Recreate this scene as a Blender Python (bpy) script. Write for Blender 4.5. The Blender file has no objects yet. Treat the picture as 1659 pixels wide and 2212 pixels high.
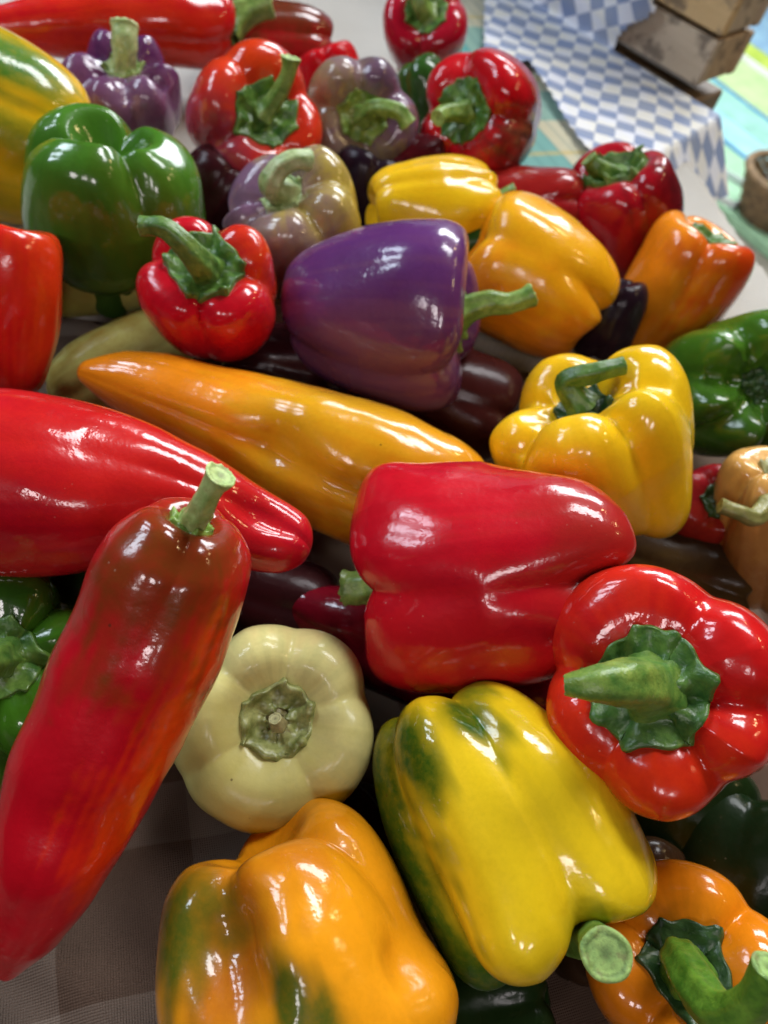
import bpy, math, random
import numpy as np
from mathutils import Matrix, Vector

# ---------------------------------------------------------------- camera
scene = bpy.context.scene
COL = scene.collection
PITCH, ROLL = math.radians(52), math.radians(18)
cam_data = bpy.data.cameras.new('camera')
cam = bpy.data.objects.new('camera', cam_data); COL.objects.link(cam)
right0 = Vector((1, 0, 0)); up0 = Vector((0, math.sin(PITCH), math.cos(PITCH))); fwd = Vector((0, math.cos(PITCH), -math.sin(PITCH)))
right = right0 * math.cos(ROLL) + up0 * math.sin(ROLL)
up = -right0 * math.sin(ROLL) + up0 * math.cos(ROLL)
M = Matrix((right, up, -fwd)).transposed().to_4x4(); M.translation = (0, 0, .40)
cam.matrix_world = M
cam_data.sensor_fit = 'HORIZONTAL'; cam_data.sensor_width = 24.0
cam_data.lens = 24.0 * 1663 / 1659
cam_data.clip_start = .01; cam_data.clip_end = 60
cam_data.dof.use_dof = True
cam_data.dof.focus_distance = .29
cam_data.dof.aperture_fstop = 8.4
scene.camera = cam

# ---------------------------------------------------------------- world and lamps (a covered market hall)
world = bpy.data.worlds.new('World'); scene.world = world; world.use_nodes = True
wb = world.node_tree.nodes['Background']
wb.inputs['Color'].default_value = (.80, .86, 1.0, 1); wb.inputs['Strength'].default_value = .008

def window_lamp(name, loc, target, sx, sy, power, color):
    d = bpy.data.lights.new(name, 'AREA'); d.shape = 'RECTANGLE'; d.size = sx; d.size_y = sy
    d.energy = power; d.color = color
    o = bpy.data.objects.new(name, d); COL.objects.link(o)
    o.location = loc
    o.rotation_euler = (Vector(target) - Vector(loc)).to_track_quat('-Z', 'Y').to_euler()
    return o
AIM = (.05, .45, .05)
# tall window bays on the left (cool daylight), a row of panes behind the photographer, the open back of the hall
for x, y in [(-1.75, .15), (-1.68, .62), (-1.6, 1.2)]:
    window_lamp('window_light', (x, y, 1.5), AIM, .26, .55, 10, (.74, .86, 1.0))
for x in (-.62, .10, .75):
    window_lamp('window_light', (x, -1.45, 1.55), AIM, .28, .26, 5.2, (1.0, .91, .92))
window_lamp('hall_opening_light', (.4, 4.2, 2.0), (.1, .9, 0), 2.4, 1.1, 175, (.93, .97, 1.0))
window_lamp('roof_window_light', (.40, 1.65, 2.3), (.2, .7, 0), 1.2, .55, 56, (.97, .98, 1.0))
# warm bulbs hanging over the stall to the right
for loc in [(1.05, 1.05, 1.25), (1.25, .55, 1.3), (.75, 1.6, 1.3)]:
    d = bpy.data.lights.new('bulb_light', 'POINT'); d.energy = 5.5; d.color = (1.0, .72, .34); d.shadow_soft_size = .055
    o = bpy.data.objects.new('bulb_light', d); COL.objects.link(o); o.location = loc

scene.view_settings.view_transform = 'Standard'; scene.view_settings.look = 'None'
scene.view_settings.exposure = -0.10; scene.view_settings.gamma = 1.0
scene.render.engine = 'CYCLES'
scene.cycles.use_denoising = True
scene.cycles.max_bounces = 4; scene.cycles.diffuse_bounces = 2; scene.cycles.glossy_bounces = 2
scene.cycles.use_adaptive_sampling = True; scene.cycles.adaptive_threshold = .03
scene.cycles.caustics_reflective = False; scene.cycles.caustics_refractive = False
scene.cycles.sample_clamp_indirect = 4.0

# ---------------------------------------------------------------- helpers
class NT:
    """small node-graph helper"""
    def __init__(s, name):
        s.mat = bpy.data.materials.new(name); s.mat.use_nodes = True
        s.t = s.mat.node_tree; s.b = s.t.nodes['Principled BSDF']
    def n(s, typ, **kw):
        nd = s.t.nodes.new(typ)
        for k, v in kw.items():
            if k.startswith('i_'):
                nd.inputs[k[2:].replace('_', ' ')].default_value = v
            else: setattr(nd, k, v)
        return nd
    def l(s, a, b): s.t.links.new(a, b)
    def obj(s): return s.n('ShaderNodeTexCoord').outputs['Object']
    def noise(s, vec, scale, detail=3, rough=.55, dist=0.):
        nd = s.n('ShaderNodeTexNoise', i_Scale=scale, i_Detail=detail, i_Roughness=rough, i_Distortion=dist)
        s.l(vec, nd.inputs['Vector']); return nd.outputs['Fac']
    def ramp(s, fac, stops):
        nd = s.n('ShaderNodeValToRGB'); e = nd.color_ramp.elements
        while len(e) < len(stops): e.new(.5)
        for x, (p, c) in zip(e, stops): x.position = p; x.color = (c[0], c[1], c[2], 1) if not isinstance(c, float) else (c, c, c, 1)
        s.l(fac, nd.inputs['Fac']); return nd.outputs['Color']
    def mix(s, fac, a, b, mode='MIX'):
        nd = s.n('ShaderNodeMix', data_type='RGBA', blend_type=mode)
        for sock, v in ((nd.inputs[0], fac), (nd.inputs[6], a), (nd.inputs[7], b)):
            if isinstance(v, (tuple, list)): sock.default_value = (v[0], v[1], v[2], 1)
            elif isinstance(v, (int, float)): sock.default_value = v
            else: s.l(v, sock)
        return nd.outputs[2]
    def math(s, op, a, b=None, clamp=False):
        nd = s.n('ShaderNodeMath', operation=op, use_clamp=clamp)
        for sock, v in zip(nd.inputs, (a, b)):
            if v is None: continue
            if isinstance(v, (int, float)): sock.default_value = v
            else: s.l(v, sock)
        return nd.outputs[0]
    def bump(s, h, dist, strength=1., prev=None):
        nd = s.n('ShaderNodeBump', i_Strength=strength, i_Distance=dist); s.l(h, nd.inputs['Height'])
        if prev is not None: s.l(prev, nd.inputs['Normal'])
        return nd.outputs['Normal']

def link_mesh(name, verts, faces, mat, parent=None, loc=None, smooth=True, attrs=None):
    me = bpy.data.meshes.new(name)
    verts = np.asarray(verts, dtype=np.float32)
    if isinstance(faces, np.ndarray):
        nf, k = faces.shape
        me.vertices.add(len(verts)); me.vertices.foreach_set('co', verts.ravel())
        me.loops.add(nf * k); me.loops.foreach_set('vertex_index', faces.astype(np.int32).ravel())
        me.polygons.add(nf); me.polygons.foreach_set('loop_start', np.arange(0, nf * k, k, dtype=np.int32))
        me.update(calc_edges=True); me.validate()
    else:
        me.from_pydata([tuple(map(float, v)) for v in verts], [], faces); me.update()
    if smooth: me.polygons.foreach_set('use_smooth', np.ones(len(me.polygons), dtype=bool))
    for an, av in (attrs or {}).items():
        a = me.attributes.new(an, 'FLOAT', 'POINT'); a.data.foreach_set('value', np.asarray(av, dtype=np.float32))
    me.materials.append(mat)
    o = bpy.data.objects.new(name, me); COL.objects.link(o)
    if parent is not None: o.parent = parent
    if loc is not None: o.location = loc
    return o

def tag(o, label=None, cat=None, group=None, kind=None):
    if label: o['label'] = label
    if cat: o['category'] = cat
    if group: o['group'] = group
    if kind: o['kind'] = kind
    return o

def empty(name, loc):
    o = bpy.data.objects.new(name, None); COL.objects.link(o); o.location = loc; o.empty_display_size = .02
    return o

def sheet_faces(ni, nj):
    i, j = np.meshgrid(np.arange(ni - 1), np.arange(nj - 1), indexing='ij')
    a = (i * nj + j).ravel()
    return np.stack([a, a + nj, a + nj + 1, a + 1], 1)

def smoothstep(a, b, x):
    t = np.clip((x - a) / (b - a), 0, 1); return t * t * (3 - 2 * t)

def box_mesh(sx, sy, sz, bev=.0):
    """bevelled box centred at the origin: 24 vertices (chamfered corners)"""
    import bmesh
    bm = bmesh.new(); bmesh.ops.create_cube(bm, size=1)
    for v in bm.verts: v.co = (v.co.x * sx, v.co.y * sy, v.co.z * sz)
    if bev: bmesh.ops.bevel(bm, geom=list(bm.edges), offset=bev, segments=1, affect='EDGES')
    me = bpy.data.meshes.new('board'); bm.to_mesh(me); bm.free(); return me


# ---------------------------------------------------------------- the setting: floor, tablecloths, crate, painted boards
def cloth_material(name, base, alt, weave=1400., period=None):
    m = NT(name); o = m.obj()
    col = m.mix(m.ramp(m.noise(o, 9, 3), [(.35, 0.), (.7, 1.)]), base, alt)
    sep = m.n('ShaderNodeSeparateXYZ'); m.l(o, sep.inputs[0])
    wx = m.math('SINE', m.math('MULTIPLY', m.math('ADD', sep.outputs[0], m.math('MULTIPLY', sep.outputs[1], .55)), weave * 3.6))
    wy = m.math('SINE', m.math('MULTIPLY', m.math('SUBTRACT', sep.outputs[1], m.math('MULTIPLY', sep.outputs[0], .55)), weave * 3.6))
    h = m.math('ADD', wx, wy)
    col = m.mix(m.math('MULTIPLY', m.math('ADD', h, 2.), .05, True), col, tuple(x * .45 for x in base))
    m.l(col, m.b.inputs['Base Color']); m.b.inputs['Roughness'].default_value = .85
    m.b.inputs['Specular IOR Level'].default_value = .2
    m.l(m.bump(h, .00010), m.b.inputs['Normal'])
    return m, sep, col

# floor of the hall
fm = NT('hall_floor'); o = fm.obj()
fc = fm.mix(fm.ramp(fm.noise(o, 2.2, 5, .6), [(.3, 0.), (.75, 1.)]), (.30, .27, .22), (.42, .39, .33))
fm.l(fc, fm.b.inputs['Base Color']); fm.b.inputs['Roughness'].default_value = .6
fm.l(fm.bump(fm.noise(o, 60, 4), .002), fm.b.inputs['Normal'])
g = np.stack(np.meshgrid(np.linspace(-9, 9, 5), np.linspace(-6, 14, 5), indexing='ij'), -1).reshape(-1, 2)
tag(link_mesh('floor', np.c_[g, np.full(len(g), -.76)], sheet_faces(5, 5), fm.mat, smooth=False), kind='structure')

# lower cloth: taupe check with folds; the back rows stand on a low step under a white cloth
def wave2(X, Y, wl, seed, n=8):
    r = np.random.default_rng(seed); out = 0 * X
    for _ in range(n):
        a = r.uniform(0, 6.28); kk = 2 * math.pi / (wl * r.uniform(.7, 1.5))
        out = out + np.sin((X * math.cos(a) + Y * math.sin(a)) * kk + r.uniform(0, 6.28))
    return out / math.sqrt(n / 2) * .5
cm, sep, ccol = cloth_material('taupe_cloth', (.10, .060, .040), (.135, .085, .06))
stx = cm.math('SINE', cm.math('MULTIPLY', cm.math('ADD', sep.outputs[0], cm.math('MULTIPLY', sep.outputs[1], .55)), 62.))
sty = cm.math('SINE', cm.math('MULTIPLY', cm.math('SUBTRACT', sep.outputs[1], cm.math('MULTIPLY', sep.outputs[0], .55)), 62.))
q = cm.math('ADD', cm.ramp(stx, [(.48, 0.), (.52, .5)]), cm.ramp(sty, [(.48, 0.), (.52, .5)]))
cm.l(cm.mix(cm.math('MULTIPLY', q, .45), ccol, (.38, .31, .25)), cm.b.inputs['Base Color'])
nx, ny = 170, 190
Xc, Yc = np.meshgrid(np.linspace(-.60, .50, nx), np.linspace(-.34, .62, ny), indexing='ij')
Zc = -.003 + .004 * wave2(Xc, Yc, .16, 8) + .0012 * wave2(Xc, Yc, .05, 9)
fold = np.exp(-(((Xc + .10) / .11) ** 2 + ((Yc - .03) / .12) ** 2)); u_ = Xc * .30 + Yc * .95 + .006 * wave2(Xc, Yc, .1, 12)
Zc = Zc + fold * (.016 * np.exp(-((u_ - .002) / .013) ** 2) + .016 * np.exp(-((u_ + .050) / .016) ** 2) + .010 * np.exp(-((u_ - .055) / .014) ** 2))
Zc = Zc - 1.2 * np.maximum(0, Xc - .42)
tag(link_mesh('taupe_cloth', np.stack([Xc, Yc, Zc], -1).reshape(-1, 3), sheet_faces(nx, ny), cm.mat),
    'taupe woven cloth with faint checks and soft folds under the front peppers', 'cloth')
wm, sep, wcol = cloth_material('white_cloth', (.52, .495, .445), (.60, .58, .53))
nx, ny = 150, 150
A, B = np.meshgrid(np.linspace(0, 1, nx), np.linspace(0, 1, ny), indexing='ij')
Xw = -.85 + 1.32 * A; y0 = .405 + .30 * (Xw + .22)
Bf = np.concatenate([np.linspace(0, .08, 40), np.linspace(.08, 1, ny - 40)])[None, :] * np.ones((nx, 1))
t_ = Bf * 1.0
Yw = y0 + (t_ - .03).clip(0, 2); Zw = np.minimum(.034, .002 + (t_ / .03) * .034) * np.ones_like(A)
Zw = np.where(t_ < .03, .036 * smoothstep(0, .03, t_), .036) + .0028 * wave2(Xw, Yw, .13, 17) * smoothstep(.0, .05, t_) 
rgt = Xw - (.245 + .62 * np.maximum(0, .72 - Yw) - .42 * np.maximum(0, Yw - .72)) ; over = np.maximum(0, rgt)
Zw = Zw - 1.5 * over * smoothstep(0, .04, rgt)
tag(link_mesh('white_cloth', np.stack([Xw, Yw, Zw], -1).reshape(-1, 3), sheet_faces(nx, ny), wm.mat),
    'white cloth under the back rows of peppers, its edge showing at the left', 'cloth')
# table underneath
tm = NT('table_wood'); tm.b.inputs['Base Color'].default_value = (.2, .13, .07, 1); tm.b.inputs['Roughness'].default_value = .6
table = empty('display_table', (-.08, .40, -.76)); tag(table, kind='structure')
o = bpy.data.objects.new('top', box_mesh(.80, 1.08, .03, .003)); o.data.materials.append(tm.mat); COL.objects.link(o); o.parent = table; o.location = (-.07, -.14, .735)
lm_ = box_mesh(.05, .05, .719, .003); lm_.materials.append(tm.mat)
for sx in (-1, 1):
    for sy in (-1, 1):
        o = bpy.data.objects.new('leg', lm_); COL.objects.link(o); o.parent = table; o.location = (-.07 + .36 * sx, -.14 + .5 * sy, .3595)

# teal and cream plaid cloth beyond the peppers
pm, sep, pc = cloth_material('plaid_cloth', (.62, .58, .40), (.66, .63, .48))
u = pm.math('ADD', pm.math('MULTIPLY', sep.outputs[0], .80), pm.math('MULTIPLY', sep.outputs[1], .60))
v = pm.math('SUBTRACT', pm.math('MULTIPLY', sep.outputs[1], .80), pm.math('MULTIPLY', sep.outputs[0], .60))
def band(x, freq, lo, hi):
    f = pm.math('FRACT', pm.math('MULTIPLY', x, freq)); return pm.ramp(f, [(lo, 0.), (lo + .02, 1.), (hi, 1.), (min(1., hi + .02), 0.)])
c = pm.mix(pm.math('MULTIPLY', band(u, 7., .15, .55), .85), pc, (.14, .42, .40))
c = pm.mix(pm.math('MULTIPLY', band(v, 7., .5, .9), .6), c, (.06, .36, .34))
c = pm.mix(pm.math('MULTIPLY', band(v, 7., .05, .10), .6), c, (.62, .48, .16))
c = pm.mix(pm.math('MULTIPLY', band(u, 60., .3, .6), .22), c, (.10, .22, .22))
pm.l(c, pm.b.inputs['Base Color'])
A, B = np.meshgrid(np.linspace(0, 1, 50), np.linspace(0, 1, 50), indexing='ij')
p00, p10, p01, p11 = (np.array(q) for q in ((-.085, .80), (.12, .64), (-.13, 1.12), (.16, .98)))
XY = (p00 * ((1 - A) * (1 - B))[..., None] + p10 * (A * (1 - B))[..., None] + p01 * ((1 - A) * B)[..., None] + p11 * (A * B)[..., None])
Zp = .043 + .0025 * wave2(XY[..., 0], XY[..., 1], .2, 31)
tag(link_mesh('plaid_cloth', np.dstack([XY, Zp]).reshape(-1, 3), sheet_faces(50, 50), pm.mat),
    'teal and cream plaid cloth lying behind the peppers, beside the checked cloth', 'cloth')

# neighbouring stall: blue and white checked cloth lying flat, then climbing the front of a wooden crate
E_ = np.array([.844, -.536]); Np = np.array([-.536, -.844])      # along / in front of the crate
CB = np.array([.188, .988])                                     # near bottom corner of the crate
km = NT('checked_cloth')
uva = km.n('ShaderNodeAttribute', attribute_name='cu').outputs['Fac']; uvb = km.n('ShaderNodeAttribute', attribute_name='cv').outputs['Fac']
def par(x): return km.math('GREATER_THAN', km.math('FRACT', km.math('MULTIPLY', x, 1 / .041)), .5)
x1, x2 = par(uva), par(uvb)
chk = km.math('ABSOLUTE', km.math('SUBTRACT', x1, x2))
on = km.obj()
wc = km.mix(km.ramp(km.noise(on, 30, 2), [(.4, 0.), (.6, 1.)]), (.78, .80, .86), (.80, .79, .72))
bc = km.mix(km.ramp(km.noise(on, 25, 2), [(.4, 0.), (.6, 1.)]), (.25, .32, .50), (.30, .35, .47))
km.l(km.mix(chk, wc, bc), km.b.inputs['Base Color']); km.b.inputs['Roughness'].default_value = .5
km.l(km.bump(km.noise(on, 300, 3), .0005), km.b.inputs['Normal'])
nu, nv = 150, 150
U, S = np.meshgrid(np.linspace(-.60, .12, nu), np.linspace(-.30, .30, nv), indexing='ij')   # S: distance in front of the crate, then height
front = np.maximum(S, 0); climb = np.maximum(-S, 0)
f1 = .010 * (1 + np.sin(U * 55 + 1.5)) * smoothstep(0, .10, climb) + .004 * (1 + wave2(U, S, .08, 41)) * smoothstep(0, .03, climb)
off = front + .006 + f1
wx = CB[0] + E_[0] * U + Np[0] * off; wy = CB[1] + E_[1] * U + Np[1] * off
wz = .052 + climb + .003 * wave2(U, S, .11, 42) * smoothstep(0, .03, front) - 1.2 * np.maximum(0, U - .045 - .1 * front) * (climb == 0)
f4 = sheet_faces(nu, nv); cu, cs = U.ravel()[f4].mean(1), S.ravel()[f4].mean(1)
b1 = .143 + .106 * (cu + .13) / .187
bl = np.where(cu > -.13, b1, .19 + (cu + .157) * 1.115)
bl = np.where((cu <= -.13) & (cu > -.157), .19, bl)
edge_u = -.115 + .035 * np.exp(-((cs + .06) / .03) ** 2) - .25 * np.maximum(0, -cs - .08)
keep = np.where(cs > 0, (cs < bl) & (cu < .10), cu < edge_u) & (cu > -.55)
keep |= (cs <= 0) & (cs > -.30) & (cu < -.30)
keep |= (cs > 0) & (cu < -.157) & (cs < .19 + (cu + .157) * 1.115)
tag(link_mesh('checked_cloth', np.stack([wx, wy, wz], -1).reshape(-1, 3), f4[keep], km.mat,
              attrs={'cu': (E_[0] * U + Np[0] * S).ravel() + 5, 'cv': (E_[1] * U + Np[1] * S).ravel() + 5}),
    'blue and white checked cloth draped up the front of the wooden crate, top right', 'cloth')
# plain side table under the neighbouring stall
stable = empty('side_table', (CB[0], CB[1], -.76)); tag(stable, kind='structure')
o = bpy.data.objects.new('top', box_mesh(.42, .19, .03, .003)); o.data.materials.append(tm.mat); COL.objects.link(o); o.parent = stable; o.location = (-.21, -.005, .786)
stable.rotation_euler = (0, 0, math.atan2(E_[1], E_[0]))
for sx in (-1, 1):
    o = bpy.data.objects.new('leg', lm_); COL.objects.link(o); o.parent = stable; o.location = (-.21 + .18 * sx, .03, .3595 + .051)

# wooden crate of weathered boards
def wood_material(name, a_, b_):
    m = NT(name); o = m.obj()
    mp = m.n('ShaderNodeMapping'); mp.inputs['Scale'].default_value = (4, 40, 40); m.l(o, mp.inputs['Vector'])
    f = m.noise(mp.outputs[0], 1.4, 5, .6, .6)
    col = m.mix(m.ramp(f, [(.3, 0.), (.7, 1.)]), a_, b_)
    col = m.mix(m.ramp(m.noise(o, 45, 4, .6), [(.52, 0.), (.66, .75)]), col, (.11, .08, .055))
    m.l(col, m.b.inputs['Base Color']); m.b.inputs['Roughness'].default_value = .75
    m.l(m.bump(f, .002), m.b.inputs['Normal']); return m.mat
woods = [wood_material('crate_wood', (.42, .28, .15), (.58, .42, .25)), wood_material('crate_wood', (.44, .34, .23), (.56, .45, .32)),
         wood_material('crate_wood', (.52, .34, .15), (.64, .45, .22))]
crate = empty('wooden_crate', (CB[0], CB[1], .056)); crate.rotation_euler = (0, 0, math.atan2(E_[1], E_[0]))
tag(crate, 'weathered wooden crate of horizontal boards beside the checked cloth, top right corner', 'crate')
bm_front = box_mesh(.40, .014, .047, .0015); bm_side = box_mesh(.014, .060, .047, .0015); bm_post = box_mesh(.03, .016, .40, .002)
for q in range(7):
    for me, loc, w in ((bm_front, (-.20, .007, .028 + q * .053), (q + 1) % 3), (bm_side, (-.009, .045, .028 + q * .053), q % 3), (bm_front, (-.20, .083, .028 + q * .053), q % 2)):
        m2 = me.copy(); m2.materials.clear(); m2.materials.append(woods[w])
        o = bpy.data.objects.new('board', m2); COL.objects.link(o); o.parent = crate; o.location = loc
for px, py in ((-.033, .023), (-.37, .023), (-.033, .067), (-.37, .067)):
    m2 = bm_post.copy(); m2.materials.append(woods[1]); o = bpy.data.objects.new('post', m2); COL.objects.link(o); o.parent = crate; o.location = (px, py, .2)

# brightly painted boards lying on the floor beyond
def paint(name, c_):
    m = NT(name); o = m.obj()
    col = m.mix(m.ramp(m.noise(o, 14, 4), [(.35, 0.), (.7, 1.)]), c_, tuple(min(.85, x * 1.25 + .03) for x in c_))
    m.l(col, m.b.inputs['Base Color']); m.b.inputs['Roughness'].default_value = .5
    m.l(m.bump(m.noise(o, 90, 3), .001), m.b.inputs['Normal']); return m.mat
for d0, d1, c_, lab in [(2.20, 2.525, (.38, .66, .42), 'green painted board lowest on the floor at the right edge'),
                        (2.53, 2.55, (.03, .25, .50), 'thin blue strip between the green and turquoise boards at the right'),
                        (2.555, 2.70, (.36, .70, .74), 'turquoise painted board on the floor at the right edge'),
                        (2.705, 2.865, (.32, .64, .54), 'teal green painted board next to the turquoise one'),
                        (2.87, 2.89, (.03, .25, .50), 'thin blue strip between the teal and lime boards at the right'),
                        (2.895, 3.17, (.52, .72, .34), 'lime green painted board beside the crate corner'),
                        (3.175, 3.24, (.74, .80, .66), 'narrow white board above the lime green one'),
                        (3.245, 3.36, (.52, .72, .10), 'yellow lime board near the top right corner'),
                        (3.37, 4.3, (.30, .52, .74), 'wide pale blue board in the top right corner')]:
    me = box_mesh(2.2, d1 - d0, .03, .002); me.materials.append(paint('board_paint', c_))
    o = bpy.data.objects.new('painted_board', me); COL.objects.link(o)
    mid = (d0 + d1) / 2; ctr = np.array([.72, .69]) * mid + np.array([.69, -.72]) * (-1.55)
    o.location = (ctr[0], ctr[1], -.743); o.rotation_euler = (0, 0, math.atan2(-.72, .69))
    tag(o, lab, 'board', 'painted boards on the floor')

# shallow wicker basket and a pale tray on the floor by the boards
bk = empty('wicker_basket', (.86, 2.46, -.755)); tag(bk, 'brown wicker basket on the floor at the right edge', 'basket')
wk = wood_material('wicker', (.20, .12, .06), (.40, .27, .14))
def ring(R_, r_, z_, nm):
    a, b = np.meshgrid(np.linspace(0, 2 * math.pi, 40, endpoint=False), np.linspace(0, 2 * math.pi, 8, endpoint=False), indexing='ij')
    rr = R_ + r_ * np.cos(b) + .003 * np.sin(a * 20 + z_ * 200)
    v_ = np.stack([rr * np.cos(a), rr * np.sin(a), z_ + r_ * np.sin(b)], -1).reshape(-1, 3)
    i, j = np.meshgrid(np.arange(40), np.arange(8), indexing='ij')
    f_ = np.stack([i * 8 + j, (i + 1) % 40 * 8 + j, (i + 1) % 40 * 8 + (j + 1) % 8, i * 8 + (j + 1) % 8], -1).reshape(-1, 4)
    link_mesh(nm, v_, f_, wk, bk)
for q in range(9): ring(.085 + .006 * q, .0085, .010 + .0155 * q, 'coil')
ring(.142, .013, .155, 'rim')
tray = empty('white_tray', (.66, 2.58, -.757)); tray.rotation_euler = (0, 0, -.5); tag(tray, 'pale white plastic tray on the floor left of the basket', 'tray')
tw_ = paint('tray_plastic', (.68, .72, .76))
for nm, sx, sy, sz, loc in [('base', .26, .16, .008, (0, 0, .006)), ('wall', .26, .008, .05, (0, .084, .025)), ('wall', .26, .008, .05, (0, -.084, .025)), ('wall', .008, .176, .05, (.134, 0, .025)), ('wall', .008, .176, .05, (-.134, 0, .025))]:
    me = box_mesh(sx, sy, sz, .002); me.materials.append(tw_); o = bpy.data.objects.new(nm, me); COL.objects.link(o); o.parent = tray; o.location = loc
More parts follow.
